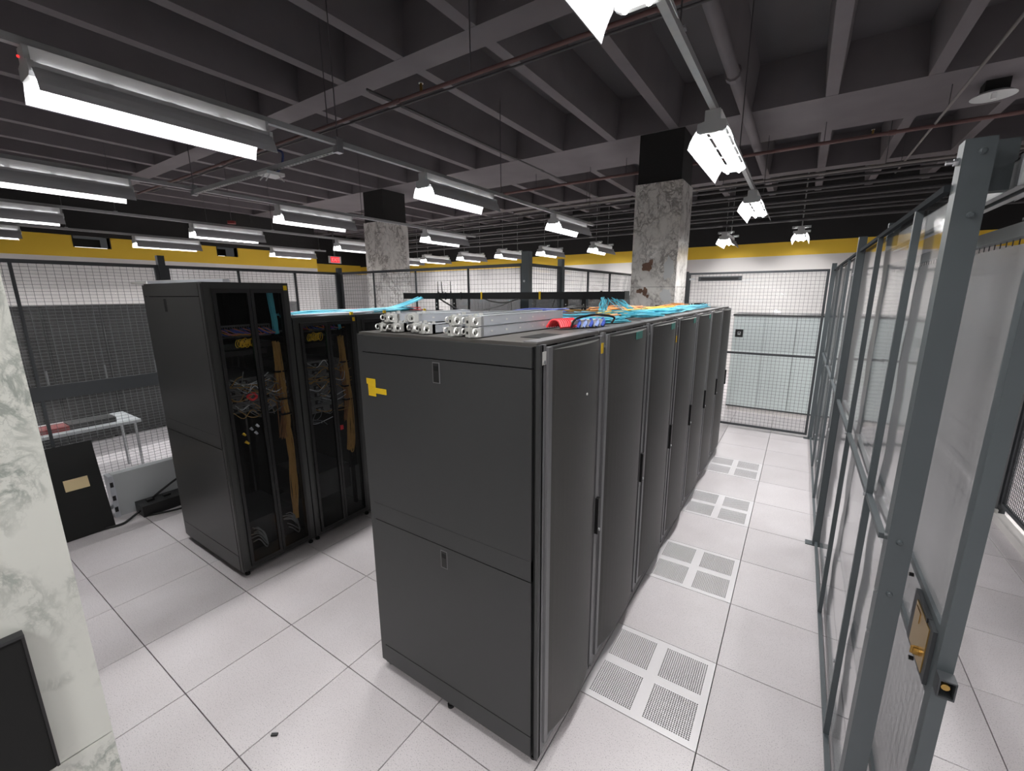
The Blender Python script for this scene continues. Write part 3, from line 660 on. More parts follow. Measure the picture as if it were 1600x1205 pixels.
# equipment inside the left racks
XE = LX1 - .15
def equip(name, lab, cat, y0, y1, z0, z1, m, depth=.6, group=None, xf=None):
    xf = XE if xf is None else xf
    t = thing(name, lab, cat, (xf-depth/2, (y0+y1)/2, z0), group)
    b = bx(xf-depth, xf, y0, y1, z0, z1).build('chassis', m, t, bevel=.002)
    return t
def rack_inside(y0, y1, tall, tagname):
    ya, yb_ = y0+.075, y1-.095
    g = 'equipment inside the ' + tagname
    z = 1.905
    t = equip('patch_bay', 'grey patch panel with plugged cables high in the ' + tagname, 'patch panel', ya, yb_, z, z+.044, 'server', .06, g)
    p = B(); q = B()
    for i in range(24):
        yy = ya+.012+i*(yb_-ya-.024)/24
        p.box(XE, XE+.002, yy, yy+.011, z+.012, z+.032)
    p.build('ports', 'black_matte', t, kind='stuff')
    t = equip('cable_shelf', 'thin grey shelf under the patch panel of the ' + tagname, 'shelf', ya, yb_, 1.855, 1.862, 'server', .3, g)
    t = equip('network_switch', 'dark network switch with status lights in the ' + tagname, 'switch', ya, yb_, 1.765, 1.81, 'server_dark', .35, g)
    for i in range(3): bx(XE, XE+.004, ya+.01+i*.02, ya+.02+i*.02, 1.79, 1.80).build('green_led', 'led_green', t)
    t = equip('network_switch', 'olive lower network switch with one green light in the ' + tagname, 'switch', ya, yb_-.05, 1.715, 1.757, 'server_dark', .35, g)
    bx(XE, XE+.004, ya+.03, ya+.04, 1.735, 1.745).build('green_led', 'led_green', t)
    for i in range(4 if tall else 7):
        zz = 1.27 + i*.068 if tall else 1.12+i*.068
        s = equip('server', 'rack server number %s from the bottom of the stack in the %s' % (['one','two','three','four','five','six','seven'][i], tagname), 'server', ya, yb_, zz, zz+.064, 'server', .62, g)
        v = B()
        for a in (.03, .14, .28): v.box(XE, XE+.003, ya+a, ya+a+.07, zz+.015, zz+.05)
        v.build('power_supply', 'server_dark', s)
        v = B()
        for a in (.05, .16, .30): v.box(XE+.003, XE+.012, ya+a, ya+a+.02, zz+.022, zz+.04)
        v.build('plug', 'gcable', s)
    if tall:
        u = equip('power_unit', 'dark battery unit with amber lights at the bottom of the ' + tagname, 'power unit', ya, yb_, .105, .36, 'server_dark', .55, g)
        for yy, zz in ((ya+.03, .29), (ya+.045, .275), (ya+.05, .16), (yb_-.14, .30), (yb_-.14, .27), (yb_-.12, .17)): B().cyl((XE, yy, zz), (XE+.006, yy, zz), .006, 8).build('amber_led', 'led_amber', u)
    else:
        equip('power_unit', 'dark unit low in the ' + tagname, 'power unit', ya, yb_, .30, .55, 'server_dark', .55, g)
    # cables
    rr = random.Random(5 if tall else 9)
    xc = XE+.045
    for nm, m, n, lab in (('patch_cord_bundle', 'blue', 12, 'blue'), ('patch_cord_bundle', 'orange', 7, 'orange'), ('patch_cord_bundle', 'pink' if tall else 'red', 4, 'pink' if tall else 'red')):
        b = B()
        for i in range(n):
            ys_ = rr.uniform(ya+.02, yb_-.03); yt = min(yb_+.05, ys_+rr.uniform(.05, .2))
            b.tube(spline([(XE, ys_, z+.02), (xc-.015, ys_+.006, z+.012), (xc, (ys_+yt)/2, 1.885+rr.uniform(-.01, .012)), (xc-.01, yt, 1.868+rr.uniform(0, .015))], 4), .0035, 5)
        tag(b.build('patch_cord_bundle', m), '%s patch cords drooping from the patch panel of the %s' % (lab, tagname), 'cables', 'patch cords in the ' + tagname)
    b = B(); yc = ya+.20 if tall else ya+.17
    for i in range(9):
        oy = (i-4)*.013; rd = rr.uniform(.026, .037); dz = rr.uniform(-.006, .006); sl = rr.uniform(.2, .5)
        pts = [(xc+rd*.7*math.sin(a)*sl+.004*(i % 3), yc+oy+rd*.55*math.cos(a), 1.815+dz+rd*math.sin(a)) for a in [2*math.pi*k/14 for k in range(15)]]
        b.tube(pts, .0032, 5)
    tag(b.build('coiled_cable', 'ycable'), 'coiled yellow cable hanging below the patch panel of the ' + tagname, 'cable', 'yellow coils in left racks')
    yv = y1-.088
    tag(bundle([(xc, yv-.005, 1.80), (xc, yv, 1.5), (xc, yv+.012, 1.2), (xc+.005, yv+.012, .95), (xc, yv+.01, .6), (xc, yv-.005, .25)] if tall else [(xc, yv-.02, 1.80), (xc, yv, 1.5), (xc, yv+.01, 1.2), (xc, yv, .9), (xc, yv-.02, .7)], 20, .0040, .022, .01, 5, 5, .7, rnd=rr).build('vertical_cable_bundle', 'tan'), 'tan vertical cable bundle down the right side of the ' + tagname, 'cables', 'vertical bundles in left racks')
    tag(bundle([(xc-.02, yv+.01, 1.70), (xc-.012, yv-.012, 1.45), (xc-.01, yv-.01, 1.2), (xc-.01, yv-.03, 1.0)], 10, .0042, .022, .01, 5, 5, .8, rnd=rr).build('vertical_cable_bundle', 'brown'), 'brown vertical cables behind the tan bundle in the ' + tagname, 'cables', 'vertical bundles in left racks')
    for i, zz in enumerate((1.56, 1.33, 1.2)):
        tag(B().obox((xc, yv+.006, zz), Vector((1,0,0)), Vector((0,1,0)), Vector((0,0,1)), .028, .04, .006).build('velcro_tie', 'bcable'), 'black strap around the vertical cables of the %s, %s down' % (tagname, ['first', 'second', 'third'][i]), 'strap', 'cable straps')
    if tall:
        tag(bundle([(xc, yv-.005, 2.235), (xc, yv, 2.1), (xc, yv+.01, 1.98), (xc, yv+.012, 1.87)], 16, .004, .02, .01, 4, 5, .25, rnd=rr).build('aqua_cable_drop', 'aqua'), 'aqua cables dropping from the roof inside the tall left rack', 'cables')
    else:
        tag(bundle([(xc, yv-.03, 1.965), (xc, yv-.022, 1.92), (xc, yv-.015, 1.87)], 12, .004, .016, .01, 4, 5, .25, rnd=rr).build('aqua_cable_drop', 'aqua'), 'short aqua cables dropping inside the shorter left rack', 'cables')
    for m, n, lab in (('gcable', 26, 'grey'), ('tan', 14, 'tan'), ('cwhite', 6, 'white')):
        b = B(); zlo, zhi = (1.26, 1.55) if tall else (1.05, 1.62)
        for i in range(n):
            ys_ = rr.uniform(ya, yb_-.05); z0_ = rr.uniform(zlo, zhi); dy = rr.uniform(.08, .3)
            b.tube(spline([(XE+.005, ys_, z0_), (xc-.01+rr.uniform(0, .02), ys_+.3*dy, z0_-rr.uniform(.0, .06)), (xc+rr.uniform(-.01, .02), ys_+.7*dy, z0_+rr.uniform(-.06, .03)), (xc, min(ys_+dy, yv), z0_+rr.uniform(-.08, .08))], 4), .0032, 4)
        tag(b.build('power_cord_tangle', m), '%s cord tangle over the servers of the %s' % (lab, tagname), 'cables', 'cord tangles in left racks')
    if tall:
        for i, (yy, zz, m, tl) in enumerate(((-.36, 1.12, 'ycable', .3), (-.35, 1.05, 'ycable', .9), (-.30, 1.15, 'cwhite', 0), (-.255, 1.165, 'cwhite', .4), (-.27, 1.11, 'cwhite', .2), (-.19, 1.13, 'ycable', .5), (-.185, 1.065, 'ycable', .2))):
            tag(B().tube([(xc, yy, zz), (xc+.01, yy+.012+.01*tl, zz-.022)], .011, 7, r2=.008).build('power_plug', m), '%s cable plug dangling below the servers of the tall left rack, %s from the left' % ('yellow' if m == 'ycable' else 'white', bn[i]), 'plug', 'dangling plugs')
        b = B()
        for i in range(14):
            s = rr.choice((ya+.05, yb_-.1)); z0_ = rr.uniform(.15, .31)
            b.tube(spline([(XE+.004, s+rr.uniform(0, .05), z0_), (xc, s+.06, z0_+rr.uniform(-.02, .03)), (xc+.01, s+.10, z0_-.06), (xc, s+.12, .13)], 4), .005, 5)
        tag(b.build('output_cord_bunch', 'gcable'), 'grey cords plugged into the battery unit of the tall left rack', 'cables')
        tag(B().tube(spline([(xc, -.22, 1.39), (xc+.01, -.25, 1.42), (xc, -.29, 1.40), (xc+.01, -.26, 1.37), (xc, -.22, 1.385)]), .010, 6).build('red_cable_loop', 'red'), 'dull red cable loop among the servers of the tall left rack', 'cable')
        bx(XE-.3, XE+.0, ya, ya+.05, .52, .72).build('socket_strip', 'server_dark'); bpy.data.objects['socket_strip']['label'] = 'dark socket strip low on the left side of the tall rack'; bpy.data.objects['socket_strip']['category'] = 'socket strip'
    else:
        tag(B().obox((xc, .50, .94), Vector((1,0,0)), Vector((0,1,0)), Vector((0,0,1)), .008, .016, .02).build('red_tag', 'red'), 'small red tag halfway down the shorter left rack', 'tag')
        tag(B().tube(spline([(xc, .60, 1.1), (xc+.01, .63, .85), (xc+.01, .60, .68), (xc+.01, .57, .72), (xc, .59, 1.0)]), .005, 5).build('cable_loop', 'tan'), 'long tan cable loop hanging low in the shorter left rack', 'cable')
rack_inside(-.53, .068, True, 'tall left rack')
rack_inside(.074, .674, False, 'shorter left rack')

# ---------------------------------------------------------------- things on top of the racks
def server_rail(lab, x, y0, y1, z, w=.052, hh=.042, ang=0.0):
    t = thing('server_rail', lab, 'server rail', (x, y0, z), 'loose server rails on the near rack')
    L = y1-y0; O = Vector((x, y0, z))
    def P(b): 
        bmesh.ops.rotate(b.bm, cent=(0,0,0), matrix=Matrix.Rotation(ang, 3, 'Z'), verts=b.bm.verts[:]); bmesh.ops.translate(b.bm, vec=O, verts=b.bm.verts[:]); return b
    b = B(); b.box(w/2-.003, w/2, .03, L, 0, hh); b.box(-w/2, w/2, .03, L, 0, .003); b.box(-w/2, w/2, .03, L, hh-.003, hh); P(b).build('channel', 'steel', t)
    b = B(); b.box(-.008, .008, .01, L*.92, .008, hh-.008); P(b).build('inner_slide', 'steel_bright', t)
    b = B(); b.box(-w/2, w/2, 0, .006, 0, hh*.9); b.box(-w/2, -w/2+.004, 0, .05, 0, hh*.95); b.box(w/2-.004, w/2, 0, .05, 0, hh*.95); b.box(-.004, .004, -.012, .03, 0, hh); P(b).build('end_bracket', 'steel_bright', t, bevel=.001)
    b = B()
    for cx in (-w*.26, w*.26): b.box(cx-.008, cx+.008, -.001, .001, .012, .024)
    P(b).build('bracket_hole', 'black_matte', t)
    b = B(); b.tube([(w/2+.004+.0*math.cos(a), -.012+.016*math.cos(a), hh*.5+.016*math.sin(a)) for a in [2*math.pi*k/12 for k in range(13)]], .0045, 6); P(b).build('pull_ring', 'steel_bright', t)
    for k_ in range(3):
        b = B(); yy = .012+.022*k_; b.box(-w/2+.006+.012*k_, -w/2+.016+.012*k_, yy, yy+.016, hh*.3, hh+.004+.004*k_); P(b).build('latch_tab', 'steel_bright', t)
    b = B(); b.tube([(-w/2-.003, -.006+.012*math.cos(a), hh*.55+.012*math.sin(a)) for a in [2*math.pi*k/10 for k in range(11)]], .0035, 5); P(b).build('pull_ring', 'steel_bright', t)
    b = B()
    for k in range(5): b.box(w/2, w/2+.0012, .1+k*(L-.2)/5, .1+k*(L-.2)/5+.012, hh*.42, hh*.58)
    P(b).build('rivet', 'label', t)
    return t
zt = RZ + .0065
rl = [('bottom left loose rail, nearest the rack back edge', -1.535, -.43, .20, 0, .05, 0), ('left loose rail in the lower layer, second from the back edge', -1.455, -.42, .22, 0, .06, 0), ('upper left loose rail lying on the leftmost pair', -1.50, -.42, .20, 1, .06, 0.02),
      ('middle loose rail in the lower layer, set back a little', -1.345, -.40, .25, 0, .05, 0), ('middle loose rail beside the right-hand stack', -1.255, -.43, .25, 0, .06, 0), ('lower right loose rail with its long smooth side showing', -.955, -.455, .30, 0, .062, -.02), ('right-hand loose rail in the lower layer, second from the front', -1.06, -.45, .25, 0, .06, 0),
      ('upper right loose rail with its long smooth side showing', -.965, -.44, .32, 1, .062, -.02), ('upper loose rail second from the front of the stack', -1.07, -.43, .26, 1, .055, 0.01)]
for lab, x, y0, y1, ly, w, an in rl: server_rail('silver server rail, ' + lab, x, y0, y1, zt+ly*.0445, w, .042, an)
server_rail('silver server rail lying crosswise over the middle of the pile', -1.405, -.36, .42, zt+.0445, .055, .042, -.42)
t = thing('server_rail', 'long silver rail lying on top of the tall left rack', 'server rail', (-3.7, -.45, 2.262))
B().bar((-4.25, -.56, 2.274), (-3.25, -.36, 2.274), .05, .022).build('channel', 'steel', t); B().bar((-4.30, -.572, 2.272), (-4.1, -.532, 2.272), .062, .018).build('end_bracket', 'steel_bright', t, bevel=.002)
B().bar((-4.2, -.52, 2.276), (-3.3, -.34, 2.276), .012, .026).build('inner_slide', 'steel_bright', t)

t = thing('power_adapter_box', 'pale blue and white striped adapter box on the near rack top', 'adapter', (-.77, .30, RZ+.007))
B().bar((-.82, .20, RZ+.027), (-.73, .42, RZ+.027), .055, .038).build('body', 'label', t, bevel=.003)
for k in range(5):
    f = .12+.19*k; c = Vector((-.82, .20, 0)).lerp(Vector((-.73, .42, 0)), f)
    B().tube(spline([(c.x+.03, c.y-.012, RZ+.010), (c.x+.035, c.y, RZ+.03), (c.x+.02, c.y+.02, RZ+.048)], 4), .010, 6).build('cord', 'lblue' if k % 2 else 'blue', t)
tag(B().tube(spline([(-.79, .16, RZ+.016), (-.78, .20, RZ+.055), (-.73, .33, RZ+.072), (-.68, .47, RZ+.055), (-.69, .47, RZ+.02)]), .006, 7).build('black_lead', 'bcable'), 'black lead arching over the pale blue adapter box', 'cable')
b = B()
for k in range(9): b.tube(spline([(-.90+.004*k, .10+.018*k, RZ+.014), (-.875+.004*k, .11+.018*k, RZ+.05), (-.84+.004*k, .115+.016*k, RZ+.045), (-.815+.004*k, .10+.014*k, RZ+.014)], 4), .007, 6)
tag(b.build('red_cable_bunch', 'red'), 'bunch of red cables beside the pale blue adapter box', 'cables')
zc = RZ+.006
AQ = [('aqua cable bundle lying across the first two racks', 'aqua', [(-1.25, .52, zc+.02), (-1.0, .50, zc+.02), (-.84, .58, zc+.02), (-.74, .78, zc+.02)], 30, .035, .022),
      ('orange cable bundle behind the front aqua bundle', 'orange', [(-1.35, .66, zc+.015), (-1.08, .66, zc+.018), (-.95, .80, zc+.018), (-.92, 1.2, zc+.016)], 14, .025, .016),
      ('aqua cable bundle running along the rack tops to the far end', 'aqua', [(-.98, 1.55, zc+.02), (-.84, 1.85, zc+.022), (-.80, 2.3, zc+.02), (-.84, 2.9, zc+.02), (-.86, 3.6, zc+.015), (-.84, 4.2, zc+.012)], 34, .05, .02),
      ('aqua cables crossing from the raceway to the front edge', 'aqua', [(-1.2, 1.1, zc+.02), (-1.0, 1.3, zc+.02), (-.83, 1.25, zc+.02), (-.72, 1.45, zc+.015)], 26, .05, .018),
      ('yellow cables laid along the third and fourth racks', 'ycable', [(-1.05, 1.2, zc+.02), (-.96, 1.6, zc+.025), (-1.0, 2.2, zc+.02), (-.93, 2.8, zc+.02), (-1.1, 3.3, zc+.015)], 16, .04, .02),
      ('orange cables at the far end of the long row', 'orange', [(-1.1, 2.6, zc+.02), (-1.02, 3.0, zc+.03), (-.98, 3.6, zc+.03), (-1.2, 4.1, zc+.02)], 12, .04, .02),
      ('orange cables at the rear of the third rack', 'orange', [(-1.45, 1.9, zc+.02), (-1.3, 2.3, zc+.03), (-1.25, 2.9, zc+.025)], 10, .04, .02),
      ('tan cables tangled over the second rack', 'tan', [(-1.5, 1.2, zc+.02), (-1.3, 1.35, zc+.03), (-1.05, 1.35, zc+.025), (-.9, 1.75, zc+.02)], 12, .05, .02),
      ('blue cables behind the loose rails', 'blue', [(-1.6, .55, zc+.02), (-1.5, .9, zc+.035), (-1.42, 1.15, zc+.03), (-1.4, 1.35, zc+.02)], 16, .04, .022),
      ('pale blue cables beyond the loose rails', 'lblue', [(-1.55, .35, zc+.02), (-1.45, .5, zc+.03), (-1.32, .8, zc+.02)], 14, .04, .02),
      ('black cables twisted at the back of the long row', 'bcable', [(-1.6, 1.1, zc+.02), (-1.45, 1.5, zc+.05), (-1.5, 2.0, zc+.03), (-1.35, 2.6, zc+.03)], 10, .05, .03),
      ('green-grey cables along the second rack rear', 'gcable', [(-1.4, .9, zc+.02), (-1.2, 1.0, zc+.02), (-1.05, 1.15, zc+.02)], 8, .03, .015)]
for lab, m, pts, n, sx, sz in AQ: tag(bundle(pts, n, .0042, sx*1.15, sz*1.2, 5, 5, .6, zmin=RZ+.0065).build('cable_bundle', m), lab, 'cables', 'cables on the long rack row')
tag(bundle([(-1.26, 1.80, 2.135), (-1.255, 1.76, 2.07), (-1.24, 1.72, 2.03), (-1.2, 1.6, zc+.015)], 20, .0036, .03, .004, 5, 5, .5, zmin=RZ+.0065).build('aqua_cable_drop', 'aqua'), 'aqua cables dropping steeply from the raceway end onto the long row', 'cables')
tag(bundle([(-1.2, 1.82, 2.135), (-1.12, 1.76, 2.09), (-1.02, 1.72, 2.03), (-.9, 1.75, zc+.012)], 16, .0032, .07, .02, 5, 5, .6, zmin=RZ+.0065).build('aqua_cable_fan', 'aqua'), 'fan of aqua cables sloping from the raceway toward the marble column', 'cables')
for k, (x, y, w, l) in enumerate(((-1.15, 3.2, .12, .45), (-1.05, 3.95, .12, .4), (-.95, 4.4, .14, .2))):
    t = thing('cable_manager', 'black cable manager bar on the far rack tops, %s from the near end' % bn[k], 'cable manager', (x, y+l/2, RZ+.0065), 'cable managers on the far racks')
    bx(x-w/2, x+w/2, y, y+l, RZ+.0065, RZ+.03).build('base', 'black', t, bevel=.004)
    for j in range(5): bx(x-w/2, x+w/2, y+.02+j*(l-.05)/4.2, y+.03+j*(l-.05)/4.2, RZ+.03, RZ+.05).build('finger', 'steel_bright' if j % 2 else 'black', t)
# left row cables
zl = 1.99
for lab, m, pts, n, sx, sz in (('aqua cable bundle running along the top of the shorter left rack', 'aqua', [(-3.33, .08, zl+.02), (-3.40, .45, zl+.022), (-3.48, .9, zl+.02), (-3.52, 1.3, zl+.02), (-3.6, 1.7, zl+.02)], 34, .055, .02),
      ('white cables beside the aqua bundle on the shorter left rack', 'cwhite', [(-3.28, .09, zl+.012), (-3.30, .5, zl+.012), (-3.33, .95, zl+.012)], 12, .03, .01),
      ('red cable beside the aqua bundle on the shorter left rack', 'red', [(-3.55, .15, zl+.02), (-3.6, .45, zl+.02), (-3.6, .8, zl+.02), (-3.62, 1.5, zl+.02), (-3.45, 1.75, zl+.02)], 5, .03, .015)):
    tag(bundle(pts, n, .0042, sx, sz, 5, 5, .3, zmin=zl+.0005).build('cable_bundle', m), lab, 'cables', 'cables on the left racks')
tag(bundle([(-3.55, 1.25, zl+.02), (-3.56, 1.5, 2.04), (-3.52, 1.7, 2.10), (-3.48, 1.82, 2.145)], 14, .004, .06, .01, 5, 5, .2, zmin=zl).build('aqua_cable_rise', 'aqua'), 'aqua cables sweeping up from the left rack into the raceway', 'cables')
for k, y in enumerate((.62, 1.0, 1.55)):
    tag(bx(-3.228, -3.216, y, y+.03, 1.992, 2.018).build('yellow_velcro', 'yellow'), 'yellow tag on the left rack top edge, %s along' % bn[k], 'tag', 'yellow tags on left rack edge')

# raceway between rows
t = thing('cable_raceway', 'black overhead raceway bridging the two rack rows', 'raceway', (-2.4, 1.85, 1.99))
b = B(); b.box(-3.78, -1.08, 1.79, 1.795, 2.122, 2.185); b.box(-3.78, -1.08, 1.905, 1.91, 2.122, 2.185); b.box(-3.78, -1.08, 1.79, 1.91, 2.118, 2.123); b.build('trough', 'black', t)
for x in (-3.78, -1.085): bx(x, x+.006, 1.79, 1.91, 2.118, 2.188).build('end_plate', 'black', t)
for x in (-3.26, -3.0, -1.64, -1.46):
    l = B(); l.box(x-.022, x+.022, 1.80, 1.81, RZ+.008, 2.12); l.box(x-.022, x+.022, 1.80, 1.88, RZ+.008, RZ+.014); l.build('bracket_leg', 'black', t)
    for z in (2.03, 2.07): B().cyl((x, 1.799, z), (x, 1.7975, z), .006, 8).build('bracket_hole', 'label', t)
for x in (-3.22, -3.12, -2.9, -1.3): bx(x, x+.02, 1.785, 1.79, 2.11, 2.192).build('splice_clip', 'black', t)
for x, w in ((-2.62, .03), (-1.92, .03)): bx(x, x+w*.6, 1.782, 1.79, 2.115, 2.19).build('yellow_strap', 'yellow', t)
for k, (x, dx) in enumerate(((-3.27, 0), (-3.20, -.015), (-3.08, 0))):
    t = thing('whip_antenna', 'thin black whip antenna above the raceway, %s from the left' % bn[k], 'antenna', (x, 1.84, 2.19), 'whip antennas on the raceway')
    B().tube([(x, 1.84, 2.12), (x+dx, 1.84, 2.31)], .006, 6, r2=.004).build('rod', 'bcable', t); B().cyl((x, 1.84, 2.115), (x, 1.84, 2.2), .009, 8).build('base', 'black', t)
tag(B().tube(spline([(-2.58, 1.79, 2.12), (-2.45, 1.78, 2.09), (-2.3, 1.78, 2.085), (-2.15, 1.79, 2.12)]), .006, 6).build('drooping_cable', 'bcable'), 'black cable drooping below the middle of the raceway', 'cable')
tag(B().tube(spline([(-2.18, 1.79, 2.12), (-2.35, 1.75, 2.05), (-2.55, 1.70, 2.0), (-2.7, 1.6, 1.9)]), .004, 6).build('slanting_cable', 'bcable'), 'thin black cable slanting down from the raceway to the left', 'cable')
tag(B().tube(spline([(-3.2, 1.79, 2.12), (-3.1, 1.77, 2.08), (-2.98, 1.77, 2.03), (-2.9, 1.78, 2.0), (-2.75, 1.77, 1.993)]), .009, 6).build('power_lead', 'bcable'), 'thick black lead curling down at the left raceway bracket', 'cable')
tag(B().tube(spline([(-1.75, 1.79, 2.12), (-1.76, 1.77, 2.05), (-1.72, 1.76, 2.02), (-1.78, 1.76, 2.0), (-1.79, 1.75, 1.9)]), .004, 6).build('hanging_cable', 'bcable'), 'thin black cable hanging from the raceway near the second yellow strap', 'cable')

# ---------------------------------------------------------------- cage
ZF = 2.485
def post(lab, x, y, w, d, z, m='fence', bolts=()):
    t = thing('fence_post', lab, 'post', (x, y, 0), 'slate grey cage posts')
    bx(x-w/2, x+w/2, y-d/2, y+d/2, .006, z).build('upright', m, t, bevel=.004)
    bx(x-w/2-.05, x+w/2+.03, y-d/2-.01, y+d/2+.01, 0, .008).build('base_plate', m, t)
    for bxx, by, bz, ax in bolts:
        e = {'x-': Vector((-1,0,0)), 'y-': Vector((0,-1,0)), 'x+': Vector((1,0,0))}[ax]
        p = Vector((bxx, by, bz)); B().cyl(p, p+e*.008, .012, 10).build('bolt', 'chrome', t)
    return t
def mesh_panel(lab, axis, c, a0, a1, z0=.05, z1=ZF, dv=.051, dh=.051, mid=1.23, stiff=(), m='fence_dark', wires=True, fr=.032, wr=.0016, name='mesh_panel', q=.016, midh=None, stiles=True, sw=.011, topm='fence_dark', wm='wire'):
    t = thing(name, lab, 'fence panel', (((a0+a1)/2, c, z0) if axis == 'x' else (c, (a0+a1)/2, z0)), 'cage fence panels')
    Q = q
    def bb(u0, u1, w0, w1, q): return bx(u0, u1, c-q, c+q, w0, w1) if axis == 'x' else bx(c-q, c+q, u0, u1, w0, w1)
    bb(a0, a1, z1-fr, z1, Q).build('top_rail', topm, t); bb(a0, a1, z0, z0+fr, Q).build('bottom_rail', m, t)
    if stiles: bb(a0, a0+fr, z0+fr, z1-fr, Q).build('side_stile', m, t); bb(a1-fr, a1, z0+fr, z1-fr, Q).build('side_stile', m, t)
    mh = (midh or fr)/2
    e_ = fr if stiles else 0
    if mid: bb(a0+e_, a1-e_, mid-mh, mid+mh, Q).build('middle_rail', m, t)
    for s in stiff: bb(s-sw, s+sw, z0+fr, z1-fr, .012).build('stiffener', m, t)
    if wires:
        w = B(); n = int((a1-a0)/dv)
        for i in range(1, n):
            u = a0+(a1-a0)*i/n
            w.wire((u, c, z0) if axis == 'x' else (c, u, z0), (u, c, z1) if axis == 'x' else (c, u, z1), wr)
        n = int((z1-z0)/dh)
        for i in range(1, n):
            z = z0+(z1-z0)*i/n
            w.wire((a0, c, z) if axis == 'x' else (c, a0, z), (a1, c, z) if axis == 'x' else (c, a1, z), wr)
        w.build('wire_mesh', wm, t, kind='stuff')
    return t
def sheet(lab, axis, c, a0, a1, z0, z1, m='film', amp=.012, seed=1, name='plastic_sheet'):
    r = random.Random(seed); ph = [r.uniform(0, 6.28) for _ in range(6)]
    def f(u, v):
        U = a0+(a1-a0)*u; Z = z0+(z1-z0)*v
        k = amp*(math.sin(Z*9+ph[0]+1.2*math.sin(U*1.3+ph[1]))*.5 + math.sin(Z*23+U*2.1+ph[2])*.22 + math.sin(U*3.1+ph[3])*.5)
        return (U, c+k, Z) if axis == 'x' else (c+k, U, Z)
    b = B().grid(f, int((a1-a0)*10)+2, 60)
    o = b.build(name, m, smooth=True); return tag(o, lab, 'plastic sheet', 'plastic sheets on the cage')

F3, F4, F5, F2, F1 = -5.45, 2.12, -2.26, 5.78, .52
mesh_panel('dark wire mesh fence panel behind the black leaning board at left', 'y', F3, -2.6, -.03, dh=.03, wm='wire_pale', stiff=(-1.06,), mid=1.31, midh=.13)
mesh_panel('dark wire mesh fence panel behind the shorter left rack', 'y', F3, .03, F4-.03, dh=.03, stiff=(.75, 1.45), mid=1.31, midh=.13)
mesh_panel('dark wire mesh fence panel behind the raceway, left of the tall corner post', 'x', F4, F3+.03, F5-.04, stiff=(-4.7, -3.9, -3.05), sw=.006)
mesh_panel('dark wire mesh fence panel right behind the tall corner post', 'y', F5, F4+.04, 2.86)
mesh_panel('dark wire mesh fence panel running back toward the marble column', 'y', F5, 2.94, F2-.05, stiff=(3.7, 4.5))
mesh_panel('narrow wire mesh panel left of the broken marble column', 'x', F2, F5+.04, -2.12, mid=2.2)
post('dark cage post rising behind the tall left rack', F3, 0, .06, .06, 2.58, 'fence_dark')
post('dark cage post at the corner of the left fence', F3, F4, .06, .06, 2.55, 'fence_dark')
post('tall slate corner post behind the raceway', F5, F4, .09, .07, 2.60, 'fence', [(F5-.01, F4-.035, 2.3, 'y-')])
post('slate cage post just right of the tall corner post', F5, 2.90, .06, .06, 2.57, 'fence', [(F5-.03, 2.89, 2.3, 'x-')])
post('dark cage post left of the broken marble column', F5, F2, .06, .06, 2.55, 'fence_dark')
sheet('clear wrinkled plastic sheet over the left fence', 'y', F3-.05, -2.6, 0, .35, ZF-.02, 'film', .012, 3)
sheet('hazy plastic sheet over the fence behind the shorter left rack', 'y', F3-.05, .0, F4, .2, ZF-.03, 'film_grey', .014, 4)
sheet('hazy plastic sheet over the fence behind the raceway', 'x', F4+.05, F3, F5, .2, ZF-.04, 'film_grey', .014, 5)
sheet('clear plastic sheet over the fence right of the tall corner post', 'y', F5-.05, F4, F2, .2, ZF-.03, 'film', .012, 6)
# far door panel and sheet
mesh_panel('wire mesh cage door at the end of the perforated tile aisle', 'x', F2, -1.40, .47, dv=.051, dh=.051, mid=1.235, name='mesh_door')
sheet('clear plastic sheet drooping over the far cage end', 'x', F2+.045, -1.4, .47, 1.27, ZF-.03, 'film', .012, 8)
post('dark cage post right beside the broken marble column', -1.43, F2, .05, .06, ZF+.02, 'fence_dark')
post('slate cage post at the far right corner', F1-.01, F2, .055, .06, 2.56, 'fence', [(F1-.037, F2, 2.28, 'x-'), (F1-.037, F2, 1.05, 'x-'), (F1-.037, F2, .7, 'x-')])
t = thing('door_lock_box', 'square black lock on the far mesh door', 'lock', (-.56, F2-.03, 1.5))
bx(-.635, -.525, F2-.035, F2-.018, 1.485, 1.605).build('plate', 'black', t, bevel=.004); bx(-.60, -.56, F2-.045, F2-.035, 1.52, 1.57).build('inset', 'galv', t); B().cyl((-.58, F2-.05, 1.555), (-.58, F2-.045, 1.555), .012, 10).build('knob', 'black', t)
t = thing('door_closer', 'dark door closer bar at the top of the far mesh door', 'door closer', (-1.0, F2-.05, 2.38))
bx(-1.24, -.62, F2-.06, F2-.018, 2.35, 2.42).build('bar', 'fence_dark', t, bevel=.005); bx(-1.2, -.66, F2-.064, F2-.06, 2.372, 2.40).build('slot_cover', 'black', t)
bx(-1.38, -1.30, F2-.03, F2-.018, 2.37, 2.40).build('hinge_plate', 'chrome', t)
